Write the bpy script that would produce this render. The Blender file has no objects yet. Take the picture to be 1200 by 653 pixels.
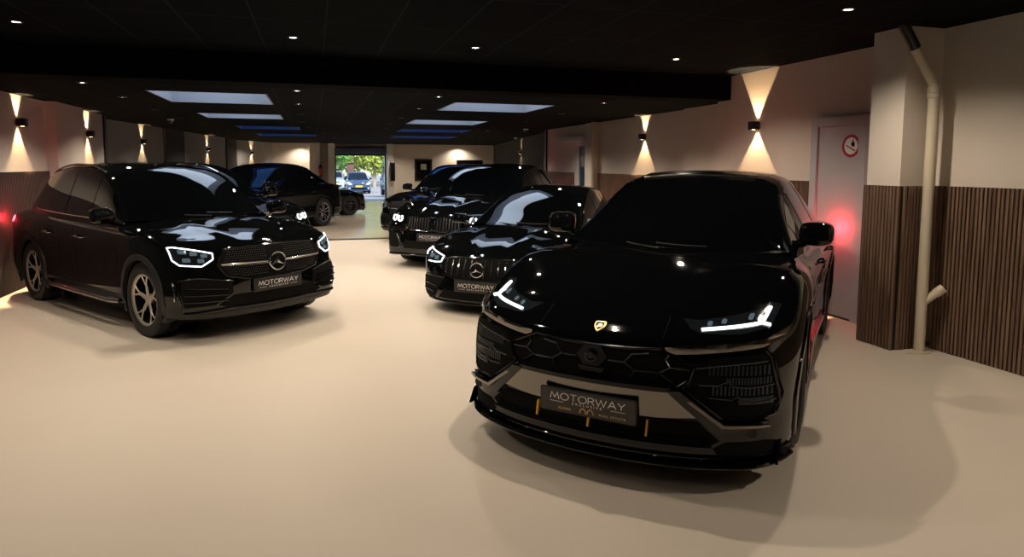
import bpy, bmesh, math, random
import numpy as np
from mathutils import Vector, Matrix
from mathutils.bvhtree import BVHTree

random.seed(7)
scene = bpy.context.scene
C = scene.collection

# ------------------------------------------------------------------ camera, sky, sun, exposure
cam_d = bpy.data.cameras.new('camera')
cam = bpy.data.objects.new('camera', cam_d)
C.objects.link(cam)
RM = ((0.95746026, 0.02197889, 0.28772691), (-0.28853765, 0.08668513, 0.95353643), (0.00398397, 0.99599328, -0.0893393))
cam.matrix_world = Matrix(((RM[0][0], RM[0][1], -RM[0][2], 0.0), (RM[1][0], RM[1][1], -RM[1][2], 0.0),
                           (RM[2][0], RM[2][1], -RM[2][2], 1.65), (0, 0, 0, 1)))
cam_d.sensor_width = 36.0
cam_d.lens = 770.0 / 1200 * 36
cam_d.shift_y = -64.5 / 1200
cam_d.clip_end = 300
scene.camera = cam

world = bpy.data.worlds.new('sky')
scene.world = world
world.use_nodes = True
wn = world.node_tree
bg = wn.nodes['Background']
sky = wn.nodes.new('ShaderNodeTexSky')
sky.sky_type = 'NISHITA'
sky.sun_disc = False
sky.sun_elevation = math.radians(50)
sky.sun_rotation = math.radians(200)
wn.links.new(sky.outputs[0], bg.inputs[0])
bg.inputs[1].default_value = 0.36
sun_d = bpy.data.lights.new('sun', 'SUN')
sun_d.energy = 4.4
sun_d.angle = 0.01
sun_d.color = (1.0, 0.95, 0.85)
sun = bpy.data.objects.new('sun', sun_d)
sun.rotation_euler = (math.radians(48), 0, math.radians(25))
sun.location = (0, 45, 20)
C.objects.link(sun)

vs = scene.view_settings
vs.view_transform = 'Standard'
vs.look = 'None'
vs.gamma = 1.0
vs.use_curve_mapping = False
vs.exposure = 0.0
SPOT_W = 104
FILL_NEAR = 24
SPOT_FAR = 88
SCONCE_W = 300.0
PANE = 2.6
WARM = (1.0, 0.84, 0.67)
SCW = (1.0, 0.66, 0.36)
scene.cycles.use_denoising = True
scene.cycles.max_bounces = 6
scene.cycles.diffuse_bounces = 3
scene.cycles.glossy_bounces = 4
scene.cycles.sample_clamp_indirect = 4.0


# ------------------------------------------------------------------ materials
def mat(name, col, rough=0.5, metal=0.0, spec=0.5, emit=None, es=0.0, coat=0.0, ior=1.5, noise=None, bump=None):
    m = bpy.data.materials.new(name)
    m.use_nodes = True
    nt = m.node_tree
    b = nt.nodes['Principled BSDF']
    b.inputs['Base Color'].default_value = (*col, 1)
    b.inputs['Roughness'].default_value = rough
    b.inputs['Metallic'].default_value = metal
    b.inputs['Specular IOR Level'].default_value = spec
    b.inputs['IOR'].default_value = ior
    b.inputs['Coat Weight'].default_value = coat
    b.inputs['Coat Roughness'].default_value = 0.03
    if emit:
        b.inputs['Emission Color'].default_value = (*emit, 1)
        b.inputs['Emission Strength'].default_value = es
    if noise or bump:
        tc = nt.nodes.new('ShaderNodeTexCoord')
        n = nt.nodes.new('ShaderNodeTexNoise')
        sc, amt = noise if noise else bump
        n.inputs['Scale'].default_value = sc
        n.inputs['Detail'].default_value = 5
        nt.links.new(tc.outputs['Object'], n.inputs['Vector'])
        if noise:
            mx = nt.nodes.new('ShaderNodeMix')
            mx.data_type = 'RGBA'
            mx.inputs[6].default_value = (*[c * (1 - amt) for c in col], 1)
            mx.inputs[7].default_value = (*[min(1, c * (1 + amt)) for c in col], 1)
            nt.links.new(n.outputs['Fac'], mx.inputs[0])
            nt.links.new(mx.outputs[2], b.inputs['Base Color'])
        if bump:
            bp = nt.nodes.new('ShaderNodeBump')
            bp.inputs['Strength'].default_value = bump[1]
            bp.inputs['Distance'].default_value = 0.01
            nt.links.new(n.outputs['Fac'], bp.inputs['Height'])
            nt.links.new(bp.outputs[0], b.inputs['Normal'])
    return m


M = {}
M['paint'] = mat('black_gloss_paint', (0.0022, 0.0026, 0.003), 0.035, spec=0.5)
M['glass'] = mat('dark_tinted_glass', (0.0015, 0.002, 0.0025), 0.0, spec=1.0)
M['gloss'] = mat('gloss_black_trim', (0.004, 0.004, 0.0045), 0.12)
M['plastic'] = mat('dark_grey_plastic', (0.010, 0.010, 0.011), 0.5)
M['matte'] = mat('matte_black', (0.004, 0.004, 0.004), 0.9, spec=0.15)  # on flat grille and intake panels it paints in the shade of a recess
M['mesh'] = mat('black_mesh', (0.006, 0.006, 0.007), 0.45)
M['rubber'] = mat('tyre_rubber', (0.012, 0.012, 0.013), 0.65, noise=(60, 0.2))
M['chrome'] = mat('chrome', (0.75, 0.75, 0.76), 0.12, metal=1.0)
M['silver'] = mat('machined_silver', (0.72, 0.66, 0.58), 0.32, metal=0.7)
M['rimdark'] = mat('dark_alloy', (0.10, 0.10, 0.11), 0.25, metal=0.8)
M['rimgrey'] = mat('grey_alloy', (0.32, 0.31, 0.31), 0.3, metal=0.8)
M['graphite'] = mat('graphite_gloss', (0.24, 0.225, 0.21), 0.16, metal=1.0)
M['disc'] = mat('brake_steel', (0.05, 0.05, 0.05), 0.4, metal=1.0)
M['drl'] = mat('light_strip', (0.9, 0.9, 0.9), 0.3, emit=(0.93, 0.97, 1.0), es=2.6)
M['drl_dim'] = mat('light_strip_soft', (0.7, 0.7, 0.7), 0.3, emit=(0.93, 0.97, 1.0), es=0.9)
M['lamp_glass'] = mat('lamp_cover', (0.012, 0.016, 0.02), 0.03, spec=0.7)
M['lens'] = mat('projector_lens', (0.10, 0.15, 0.18), 0.06, metal=0.5, emit=(0.5, 0.7, 0.85), es=0.12)
M['tail'] = mat('tail_lamp_red', (0.25, 0.0, 0.0), 0.1, emit=(1.0, 0.02, 0.03), es=1.2)
M['gold'] = mat('gold', (0.75, 0.50, 0.17), 0.3, metal=0.6)
M['yellow'] = mat('yellow_accent', (0.85, 0.48, 0.02), 0.4)
M['plate'] = mat('plate_dark_grey', (0.055, 0.05, 0.05), 0.4)
M['plate_b'] = mat('plate_black', (0.018, 0.018, 0.02), 0.35)
M['white'] = mat('white_letters', (0.95, 0.94, 0.92), 0.4)
M['blue'] = mat('badge_blue', (0.03, 0.12, 0.45), 0.3)


def wall_mat(name, col, sc=3.0):
    return mat(name, col, 0.75, spec=0.25, noise=(sc, 0.05), bump=(90, 0.08))


M['wall'] = wall_mat('beige_plaster', (0.76, 0.68, 0.59))
M['wall_w'] = wall_mat('white_plaster', (0.70, 0.68, 0.65))
M['wall_g'] = wall_mat('grey_plaster', (0.30, 0.29, 0.28))
M['wall_d'] = wall_mat('dark_grey_plaster', (0.035, 0.036, 0.038))
M['door'] = mat('grey_white_door', (0.52, 0.52, 0.54), 0.45, noise=(2.0, 0.06))
M['pipe'] = mat('cream_plastic', (0.66, 0.58, 0.44), 0.4, noise=(8.0, 0.05))
M['black'] = mat('black_fixture', (0.008, 0.008, 0.008), 0.4)
M['beam'] = mat('black_ceiling_paint', (0.0025, 0.0026, 0.003), 0.9, spec=0.04)
M['well'] = mat('skylight_well', (0.30, 0.32, 0.36), 0.8, noise=(4.0, 0.05))
M['pane'] = mat('daylight_pane', (0.6, 0.7, 0.85), 0.3, emit=(0.66, 0.80, 1.0), es=PANE)
M['lamp_e'] = mat('downlight_lens', (0.9, 0.9, 0.9), 0.3, emit=(1.0, 0.93, 0.82), es=14.0)
M['sconce_e'] = mat('sconce_lens', (0.9, 0.8, 0.6), 0.3, emit=(1.0, 0.72, 0.40), es=9.0)


M['wood_dark'] = mat('dark_mauve_board', (0.085, 0.055, 0.05), 0.45, noise=(6, .2))


def floor_mat(name, col, rough, amt):
    m = mat(name, col, rough, noise=(0.7, amt))
    nt = m.node_tree
    b = nt.nodes['Principled BSDF']
    n = nt.nodes.new('ShaderNodeTexNoise')
    n.inputs['Scale'].default_value = 2.2
    n.inputs['Detail'].default_value = 6
    tc = nt.nodes.new('ShaderNodeTexCoord')
    nt.links.new(tc.outputs['Object'], n.inputs['Vector'])
    mr = nt.nodes.new('ShaderNodeMapRange')
    mr.inputs[3].default_value = rough - 0.06
    mr.inputs[4].default_value = rough + 0.08
    b.inputs['Specular IOR Level'].default_value = 0.35
    nt.links.new(n.outputs['Fac'], mr.inputs[0])
    nt.links.new(mr.outputs[0], b.inputs['Roughness'])
    return m


M['floor'] = floor_mat('beige_epoxy', (0.62, 0.55, 0.455), 0.50, 0.035)
M['floor2'] = floor_mat('worn_epoxy', (0.50, 0.43, 0.34), 0.16, 0.10)


def tile_mat():
    m = mat('black_ceiling_tile', (0.010, 0.010, 0.0105), 0.9, spec=0.04)
    nt = m.node_tree
    b = nt.nodes['Principled BSDF']
    tc = nt.nodes.new('ShaderNodeTexCoord')
    mp = nt.nodes.new('ShaderNodeMapping')
    mp.inputs['Location'].default_value = (0.451, 0.0, 0)
    br = nt.nodes.new('ShaderNodeTexBrick')
    br.offset = 0.0
    br.inputs['Color1'].default_value = (0.0066, 0.0088, 0.0108, 1)
    br.inputs['Color2'].default_value = (0.0050, 0.0066, 0.0082, 1)
    br.inputs['Mortar'].default_value = (0.028, 0.036, 0.043, 1)
    br.inputs['Scale'].default_value = 1.0
    br.inputs['Mortar Size'].default_value = 0.008
    br.inputs['Mortar Smooth'].default_value = 0.2
    br.inputs['Brick Width'].default_value = 0.581
    br.inputs['Row Height'].default_value = 1.2
    nt.links.new(tc.outputs['Object'], mp.inputs[0])
    nt.links.new(mp.outputs[0], br.inputs['Vector'])
    n = nt.nodes.new('ShaderNodeTexNoise')
    n.inputs['Scale'].default_value = 7
    n.inputs['Detail'].default_value = 6
    mp2 = nt.nodes.new('ShaderNodeMapping')
    mp2.inputs['Scale'].default_value = (0.4, 2.5, 1)
    nt.links.new(tc.outputs['Object'], mp2.inputs[0])
    nt.links.new(mp2.outputs[0], n.inputs['Vector'])
    mx = nt.nodes.new('ShaderNodeMix')
    mx.data_type = 'RGBA'
    mx.blend_type = 'MULTIPLY'
    mx.inputs[0].default_value = 0.6
    nt.links.new(br.outputs['Color'], mx.inputs[6])
    nt.links.new(n.outputs['Fac'], mx.inputs[7])
    nt.links.new(mx.outputs[2], b.inputs['Base Color'])
    return m


M['tile'] = tile_mat()


def wood_mat():
    m = mat('brown_wood_slat', (0.17, 0.105, 0.07), 0.5)
    nt = m.node_tree
    b = nt.nodes['Principled BSDF']
    tc = nt.nodes.new('ShaderNodeTexCoord')
    mp = nt.nodes.new('ShaderNodeMapping')
    mp.inputs['Scale'].default_value = (32, 32, 1.2)
    n = nt.nodes.new('ShaderNodeTexNoise')
    n.inputs['Scale'].default_value = 1.5
    n.inputs['Detail'].default_value = 6
    cr = nt.nodes.new('ShaderNodeValToRGB')
    cr.color_ramp.elements[0].position = 0.3
    cr.color_ramp.elements[0].color = (0.095, 0.052, 0.034, 1)
    cr.color_ramp.elements[1].position = 0.75
    cr.color_ramp.elements[1].color = (0.27, 0.17, 0.115, 1)
    nt.links.new(tc.outputs['Object'], mp.inputs[0])
    nt.links.new(mp.outputs[0], n.inputs['Vector'])
    nt.links.new(n.outputs['Fac'], cr.inputs[0])
    nt.links.new(cr.outputs[0], b.inputs['Base Color'])
    return m


M['wood'] = wood_mat()


# ------------------------------------------------------------------ mesh helpers
class MB:
    """collects vertices and faces, then links them as one mesh object"""

    def __init__(s):
        s.v, s.f = [], []

    def add(s, vs_, fs):
        o = len(s.v)
        s.v += [tuple(map(float, p)) for p in vs_]
        s.f += [tuple(i + o for i in f) for f in fs]
        return s

    def box(s, x0, x1, y0, y1, z0, z1, bev=0.0):
        if bev > 0:
            b = bmesh.new()
            bmesh.ops.create_cube(b, size=1.0)
            for v in b.verts:
                v.co = Vector(((x0 + x1) / 2 + v.co.x * (x1 - x0), (y0 + y1) / 2 + v.co.y * (y1 - y0), (z0 + z1) / 2 + v.co.z * (z1 - z0)))
            bmesh.ops.bevel(b, geom=b.edges[:], offset=bev, segments=2, affect='EDGES', profile=0.5)
            b.verts.index_update()
            s.add([v.co[:] for v in b.verts], [[v.index for v in f.verts] for f in b.faces])
            b.free()
            return s
        p = [(x, y, z) for x in (x0, x1) for y in (y0, y1) for z in (z0, z1)]
        return s.add(p, [(0, 1, 3, 2), (4, 6, 7, 5), (0, 4, 5, 1), (2, 3, 7, 6), (0, 2, 6, 4), (1, 5, 7, 3)])

    def grid(s, P, closed_u=False):
        """P: array (n, m, 3)"""
        n, m = len(P), len(P[0])
        fs = []
        for i in range(n - (0 if closed_u else 1)):
            for j in range(m - 1):
                a, b_ = i, (i + 1) % n
                fs.append((a * m + j, b_ * m + j, b_ * m + j + 1, a * m + j + 1))
        return s.add([p for r in P for p in r], fs)

    def tube(s, pts, r, seg=8, cap=True):
        pts = [Vector(p) for p in pts]
        rs = r if hasattr(r, '__len__') else [r] * len(pts)
        up = None
        ring = []
        for i, p in enumerate(pts):
            t = (pts[min(i + 1, len(pts) - 1)] - pts[max(i - 1, 0)])
            if t.length < 1e-9:
                t = Vector((0, 0, 1))
            t.normalize()
            if up is None:
                up = Vector((0, 0, 1)) if abs(t.z) < 0.9 else Vector((1, 0, 0))
            n = (up - t * up.dot(t)).normalized()
            up = n
            b = t.cross(n)
            ring.append([p + (n * math.cos(a) + b * math.sin(a)) * rs[i] for a in [2 * math.pi * k / seg for k in range(seg)]])
        fs = []
        for i in range(len(pts) - 1):
            for k in range(seg):
                fs.append((i * seg + k, i * seg + (k + 1) % seg, (i + 1) * seg + (k + 1) % seg, (i + 1) * seg + k))
        if cap:
            fs.append(tuple(range(seg))[::-1])
            fs.append(tuple((len(pts) - 1) * seg + k for k in range(seg)))
        return s.add([v[:] for r_ in ring for v in r_], fs)

    def lathe(s, prof, seg=40, axis='y', centre=(0, 0, 0)):
        """prof: list of (radius, height along the axis)"""
        vs_, n = [], len(prof)
        for k in range(seg):
            a = 2 * math.pi * k / seg
            for r, h in prof:
                c, sn = r * math.cos(a), r * math.sin(a)
                p = {'y': (c, h, sn), 'z': (c, sn, h), 'x': (h, c, sn)}[axis]
                vs_.append((p[0] + centre[0], p[1] + centre[1], p[2] + centre[2]))
        fs = []
        for k in range(seg):
            k2 = (k + 1) % seg
            for j in range(n - 1):
                fs.append((k * n + j, k2 * n + j, k2 * n + j + 1, k * n + j + 1))
        return s.add(vs_, fs)

    def prism(s, poly, a, b, axis='x'):
        """extrude a 2D polygon between a and b along an axis (n-gon caps)"""
        n = len(poly)
        mk = {'x': lambda p, h: (h, p[0], p[1]), 'y': lambda p, h: (p[0], h, p[1]), 'z': lambda p, h: (p[0], p[1], h)}[axis]
        vs_ = [mk(p, a) for p in poly] + [mk(p, b) for p in poly]
        fs = [tuple(range(n))[::-1], tuple(range(n, 2 * n))] + [(i, (i + 1) % n, n + (i + 1) % n, n + i) for i in range(n)]
        return s.add(vs_, fs)

    def build(s, name, material, parent=None, smooth=35, weld=False):
        me = bpy.data.meshes.new(name)
        me.from_pydata(s.v, [], s.f)
        b = bmesh.new()
        b.from_mesh(me)
        if weld:
            bmesh.ops.remove_doubles(b, verts=b.verts, dist=0.0004)
            bmesh.ops.dissolve_degenerate(b, edges=b.edges, dist=0.0002)
        bmesh.ops.recalc_face_normals(b, faces=b.faces)
        b.to_mesh(me)
        b.free()
        if smooth:
            me.polygons.foreach_set('use_smooth', [True] * len(me.polygons))
            me.set_sharp_from_angle(angle=math.radians(smooth))
        me.materials.append(material)
        o = bpy.data.objects.new(name, me)
        C.objects.link(o)
        if parent is not None:
            o.parent = parent
        return o


def thing(name, label, cat, loc=(0, 0, 0), rz=0.0, group=None, sc=1.0):
    o = bpy.data.objects.new(name, None)
    C.objects.link(o)
    o.location = loc
    o.rotation_euler = (0, 0, rz)
    o.scale = (sc, sc, sc)
    o.empty_display_size = 0.2
    return tag(o, label, cat, group)


def tag(o, label, cat, group=None):
    o['label'] = label
    o['category'] = cat
    if group:
        o['group'] = group
    return o


def struct(name, mb, m, smooth=None, parent=None):
    o = mb.build(name, m, parent, smooth=smooth)
    if parent is None:
        o['kind'] = 'structure'
    return o


def children(o):
    return [c for c in bpy.data.objects if c.parent == o]


def dup(root, loc=None, rz=None, label=None, group=None):
    def cp(o, parent):
        c = o.copy()
        C.objects.link(c)
        if parent is not None:
            c.parent = parent
            c.matrix_parent_inverse = o.matrix_parent_inverse.copy()
        for ch in children(o):
            cp(ch, c)
        return c
    r = cp(root, None)
    if loc is not None:
        r.location = loc
    if rz is not None:
        r.rotation_euler = (0, 0, rz)
    if label:
        r['label'] = label
    if group:
        r['group'] = group
    return r


def text_mesh(name, txt, height, material, parent, loc, rot, sx=1.0, spacing=1.0, depth=0.001, bold=0.0):
    cu = bpy.data.curves.new(name, 'FONT')
    cu.body = txt
    cu.size = 1.0
    cu.align_x = 'CENTER'
    cu.align_y = 'CENTER'
    cu.space_character = spacing
    cu.extrude = depth / height
    cu.offset = bold
    to = bpy.data.objects.new(name, cu)
    C.objects.link(to)
    dg = bpy.context.evaluated_depsgraph_get()
    me = bpy.data.meshes.new_from_object(to.evaluated_get(dg))
    bpy.data.objects.remove(to)
    bpy.data.curves.remove(cu)
    s = height / 0.72
    me.transform(Matrix.Diagonal((s * sx, s, s, 1)))
    me.materials.clear()
    me.materials.append(material)
    o = bpy.data.objects.new(name, me)
    C.objects.link(o)
    o.parent = parent
    o.location = loc
    o.rotation_euler = rot
    return o


def spot(name, parent, loc, rot, energy, angle, blend, colour, radius=0.03):
    d = bpy.data.lights.get(name + '_data')
    if d is None:
        d = bpy.data.lights.new(name + '_data', 'SPOT')
        d.energy = energy
        d.spot_size = math.radians(angle)
        d.spot_blend = blend
        d.color = colour
        d.shadow_soft_size = radius
    o = bpy.data.objects.new(name, d)
    C.objects.link(o)
    o.location = loc
    o.rotation_euler = rot
    o.parent = parent
    return o


# ------------------------------------------------------------------ the setting
ZF, ZB, JOINT, YE = 2.86, 2.54, 14.75, 30.0
struct('floor', MB().box(-5.0, 7.0, -5.0, JOINT, -0.15, 0.0), M['floor'])
struct('floor_back', MB().box(-5.5, 9.5, JOINT, YE + 0.3, -0.15, 0.0), M['floor2'])
struct('trim_1', MB().box(-5.0, 7.0, JOINT - 0.12, JOINT + 0.12, -0.01, 0.004), M['black'])
struct('ceiling', MB().box(-5.0, 7.0, -5.0, 7.84, ZF, ZF + 0.15), M['tile'])
struct('ceiling_beam', MB().box(-4.6, 5.75, 7.84, 8.25, ZB, ZF + 0.15, 0.01), M['beam'])

HOLES = [(-1.95, -0.55, 9.1, 10.65, 0), (-1.95, -0.55, 12.85, 14.1, 0), (1.97, 3.5, 9.4, 10.85, 0), (1.97, 3.5, 13.3, 14.7, 0),
         (-1.75, -0.3, 16.9, 18.3, 1), (-1.6, 0.1, 21.0, 22.6, 1), (2.2, 4.0, 16.9, 18.3, 1), (2.5, 4.5, 21.0, 22.6, 1)]
cb = MB()
ys = sorted({8.25, YE + 0.3} | {h[2] for h in HOLES} | {h[3] for h in HOLES})
for ya, yb in zip(ys[:-1], ys[1:]):
    xs = [-5.5]
    for h in sorted(HOLES):
        if h[2] <= ya + 1e-6 and h[3] >= yb - 1e-6:
            xs += [h[0], h[1]]
    xs.append(9.5)
    for k in range(0, len(xs), 2):
        cb.box(xs[k], xs[k + 1], ya, yb, ZB, ZB + 0.12)
struct('ceiling_back', cb, M['tile'])
struct('ceiling_roof', MB().box(-5.6, 9.6, 8.2, YE + 0.3, ZB + 0.62, ZB + 0.7), M['beam'])
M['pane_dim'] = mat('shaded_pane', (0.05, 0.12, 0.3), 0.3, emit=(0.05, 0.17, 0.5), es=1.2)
M['well_dim'] = mat('shaded_well', (0.05, 0.13, 0.32), 0.8)  # far panes and wells: their dimness is put into darker blue copies
for k, (x0, x1, y0, y1, dim) in enumerate(HOLES):
    t, zt = 0.02, ZB + 0.5
    w = MB()
    w.box(x0, x0 + t, y0, y1, ZB - .004, zt).box(x1 - t, x1, y0, y1, ZB - .004, zt)
    w.box(x0 + t, x1 - t, y0, y0 + t, ZB - .004, zt).box(x0 + t, x1 - t, y1 - t, y1, ZB - .004, zt)
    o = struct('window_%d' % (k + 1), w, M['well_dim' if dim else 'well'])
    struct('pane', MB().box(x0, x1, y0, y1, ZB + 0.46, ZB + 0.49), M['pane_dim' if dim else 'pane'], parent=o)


def wall_poly(name, pts, z0, z1, m):
    return struct(name, MB().prism(pts, z0, z1, 'z'), m)


XL, XR, XRB, XF = -3.72, 5.48, 5.75, 5.36
wall_poly('wall_left', [(XL, 8.2), (XL, 14.0), (XL - 1.2, 14.0), (XL - 1.2, 8.2)], 0, ZF, M['wall'])
wall_poly('wall_left_front', [(XL, -5), (XL, 8.2), (XL - 1.2, 8.2), (XL - 1.2, -5)], 0, ZF, M['wall_d'])
wall_poly('wall_left_pier', [(XL - 0.05, 11.2), (XL + 0.14, 11.2), (XL + 0.14, 12.4), (XL - 0.05, 12.4)], 0, ZB, M['wall'])
wall_poly('wall_left_back', [(-4.02, 13.9), (-4.02, 15.2), (-2.75, 27.0), (-1.62, YE + 0.1), (-2.4, YE + 0.1), (-4.7, 15.2), (-4.7, 13.9)], 0, ZB, M['wall_g'])
struct('trim_2', MB().box(XL - 0.02, XL + 0.03, 13.95, 14.07, 0, ZB), M['black'])


def along(a, b, s0, s1, depth):
    """a plan rectangle on the line a-b between two Y values, standing depth in front of it"""
    a, b = Vector(a), Vector(b)
    d = (b - a).normalized()
    n = Vector((d.y, -d.x))
    p, q = a + (b - a) * ((s0 - a.y) / (b.y - a.y)), a + (b - a) * ((s1 - a.y) / (b.y - a.y))
    return [tuple(p - n * 0.02), tuple(p + n * depth), tuple(q + n * depth), tuple(q - n * 0.02)]


LA, LB = (-4.02, 15.2), (-2.75, 27.0)
wall_poly('trim_3', along(LA, LB, 18.7, 20.3, 0.05), 0, ZB, M['wall_d'])
wall_poly('trim_4', along(LA, LB, 25.2, 26.7, 0.05), 0, ZB, M['wall_d'])
# right-hand side
wall_poly('wall_right_front', [(XF, -5), (XF, 4.75), (XF + 0.6, 4.75), (XF + 0.6, -5)], 0, ZF + 0.1, M['wall'])
wall_poly('wall_right', [(XR, 4.75), (XR, 8.14), (XR + 0.6, 8.14), (XR + 0.6, 4.75)], 0, ZF + 0.1, M['wall'])
wall_poly('wall_right_back', [(XRB, 8.1), (XRB, 16.0), (XRB + 0.6, 16.0), (XRB + 0.6, 8.1)], 0, ZB, M['wall'])
wall_poly('wall_right_pier', [(XRB + 0.02, 8.25), (XRB - 0.10, 8.25), (XRB - 0.10, 9.3), (XRB + 0.02, 9.3)], 0, ZB, M['wall'])
wall_poly('wall_right_pilaster', [(XRB + 0.02, 12.75), (XRB - 0.08, 12.75), (XRB - 0.08, 13.3), (XRB + 0.02, 13.3)], 0, ZB, M['wall'])
struct('trim_5', MB().box(XRB - 0.04, XRB + 0.02, 15.95, 16.1, 0, ZB), M['black'])
wall_poly('wall_right_far', [(5.95, 16.0), (8.15, YE + 0.1), (8.8, YE + 0.1), (6.6, 16.0)], 0, ZB, M['wall_d'])
wall_poly('wall_right_column', [(4.95, 4.57), (XR + 0.02, 4.57), (XR + 0.02, 4.93), (4.95, 4.93)], 0, ZF, M['wall'])
# behind the camera
struct('wall_rear', MB().box(-5.0, 7.0, -5.2, -5.0, 0, ZF), M['wall'])
# end wall with the open gate
struct('wall_end', MB().box(-2.0, 0.9, YE, YE + 0.25, 0, ZB).box(3.13, 8.6, YE, YE + 0.25, 0, ZB).box(0.9, 3.13, YE, YE + 0.25, 2.22, ZB), M['wall'])
struct('wall_end_pier', MB().box(-0.15, 0.28, YE - 0.55, YE, 0, ZB, 0.01).box(0.62, 0.9, YE - 0.5, YE, 0, ZB, 0.01).box(3.13, 3.42, YE - 0.4, YE, 0, ZB, 0.01), M['wall_w'])


# slatted wainscots: a dark backing board with upright slats
def slats(name, a, b, z1, m, pitch=0.036, wd=0.023, dp=0.018, z0=0.0, back=0.016, bm=None):
    a, b = Vector(a), Vector(b)
    d = (b - a).normalized()
    n = Vector((-d.y, d.x))
    L = (b - a).length
    o = MB()

    def plate(s0, s1, d0, d1, zz0, zz1):
        pts = [a + d * s0 + n * d0, a + d * s1 + n * d0, a + d * s1 + n * d1, a + d * s0 + n * d1]
        o.prism([tuple(p) for p in pts], zz0, zz1, 'z')
    k = 0.0
    while k + wd <= L:
        plate(k, k + wd, back - 0.003, back + dp, z0, z1)
        k += pitch
    ob = o.build(name, m, smooth=None)
    ob['kind'] = 'structure'
    bb = MB()
    pts = [a, b, b + n * back, a + n * back]
    bb.prism([tuple(p) for p in pts], z0, z1 - 0.002, 'z')
    struct('backing', bb, bm or M['black'], parent=ob)
    return ob


M['wood_r'] = M['wood']
slats('trim_6', (XF, -4.9), (XF, 4.55), 1.475, M['wood'])
slats('trim_7', (XF, 4.57), (4.95, 4.57), 1.475, M['wood'])
slats('trim_8', (4.95, 4.545), (4.95, 4.95), 1.475, M['wood'])
slats('trim_9', (XR, 6.27), (XR, 8.14), 1.475, M['wood'])
slats('trim_10', (XRB, 9.3), (XRB, 12.75), 1.475, M['wood'])
slats('trim_11', (XRB, 14.1), (XRB, 15.95), 1.475, M['wood'])
slats('trim_12', (XL, 11.2), (XL, 8.2), 1.53, M['wood_dark'], dp=.006, bm=M['wood_dark'])
slats('trim_13', (XL + 0.14, 12.4), (XL + 0.14, 11.2), 1.53, M['wood_dark'], dp=.006, bm=M['wood_dark'])
slats('trim_14', (XL, 13.95), (XL, 12.4), 1.53, M['wood_dark'], dp=.006, bm=M['wood_dark'])

# doors
d1 = struct('door_1', MB().box(XR - 0.045, XR, 5.53, 6.11, 0.02, 2.08, 0.004), M['door'])
fr = MB().box(XR - 0.07, XR, 6.11, 6.21, 0, 2.18, 0.004).box(XR - 0.07, XR, 5.43, 5.53, 0, 2.18, 0.004).box(XR - 0.07, XR, 5.53, 6.11, 2.08, 2.18, 0.004)
struct('door_frame', fr, M['door'], parent=d1)
struct('sill', MB().box(XR - 0.05, XR, 5.43, 6.21, 0, 0.018), M['black'], parent=d1)
w9 = struct('window_9', MB().box(XRB - 0.03, XRB, 13.36, 13.72, 0.1, 2.06, 0.005), mat('blue_glass_panel', (0.03, 0.07, 0.10), 0.08))
struct('window_frame', MB().box(XRB - 0.06, XRB, 13.72, 13.80, 0, 2.12).box(XRB - 0.06, XRB, 13.31, 13.36, 0, 2.12).box(XRB - 0.06, XRB, 13.36, 13.72, 2.06, 2.12), M['wall_w'], parent=w9)
struct('trim_15', MB().box(XRB - 0.22, XRB, 13.32, 14.75, 2.2, 2.27, 0.006), M['wall_w'])
# rolled-up gate
g = struct('door_2', MB().box(0.9, 3.13, YE - 0.28, YE + 0.02, 2.10, 2.36, 0.03), mat('blue_grey_steel', (0.10, 0.13, 0.22), 0.35, metal=0.6))
struct('gate_rail', MB().box(0.88, 0.96, YE - 0.06, YE + 0.1, 0, 2.12).box(3.07, 3.15, YE - 0.06, YE + 0.1, 0, 2.12), M['black'], parent=g)
struct('bottom_bar', MB().box(0.95, 3.08, YE - 0.03, YE + 0.05, 2.02, 2.10, 0.01), M['black'], parent=g)
struct('threshold', MB().box(0.9, 3.13, YE - 0.05, YE + 0.25, -0.005, 0.006), mat('pale_threshold', (0.6, 0.6, 0.62), 0.5), parent=g)
# outside
struct('ground_outside', MB().add([(-30, YE + .25, -.01), (40, YE + .25, -.01), (-30, 45, -.4), (40, 45, -.4), (-30, 120, -.4), (40, 120, -.4)], [(0, 1, 3, 2), (2, 3, 5, 4)]), mat('pale_paving', (0.36, 0.35, 0.36), 0.8, noise=(1.5, 0.1)))
struct('wall_outside', MB().box(-9, 2.5, 62.0, 62.4, -.4, 2.0), mat('sunlit_render', (0.78, 0.72, 0.66), 0.8, noise=(2, 0.05)))


# ------------------------------------------------------------------ car building kit
# car space: x forward from the front axle, y to the car's left, z up from the ground
def hermite_knots(P):
    d = np.linalg.norm(np.diff(P, axis=0), axis=-1)
    while d.ndim > 1:
        d = d.mean(axis=-1)
    return np.concatenate([[0], np.cumsum(np.maximum(d, 1e-3) ** 0.7)])


def herm(P, t, u, sym=(False, False)):
    """P (n, ..., 3), knots t, u: fractional control indices"""
    n = len(P)
    h = np.diff(t)
    sl = np.diff(P, axis=0) / h.reshape(-1, *([1] * (P.ndim - 1)))
    m = np.empty_like(P)
    for i in range(1, n - 1):
        m[i] = (sl[i] * h[i - 1] + sl[i - 1] * h[i]) / (h[i] + h[i - 1])
    m[0], m[-1] = sl[0], sl[-1]
    for k, s in zip((0, -1), sym):
        if s:
            m[k] = sl[k]
            m[k][..., 0] = 0
            m[k][..., 2] = 0
    u = np.asarray(u, float)
    i = np.clip(u.astype(int), 0, n - 2)
    s = (u - i).reshape(-1, *([1] * (P.ndim - 1)))
    hh = h[i].reshape(s.shape)
    return ((2 * s**3 - 3 * s**2 + 1) * P[i] + (s**3 - 2 * s**2 + s) * hh * m[i] + (-2 * s**3 + 3 * s**2) * P[i + 1] + (s**3 - s**2) * hh * m[i + 1])


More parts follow.
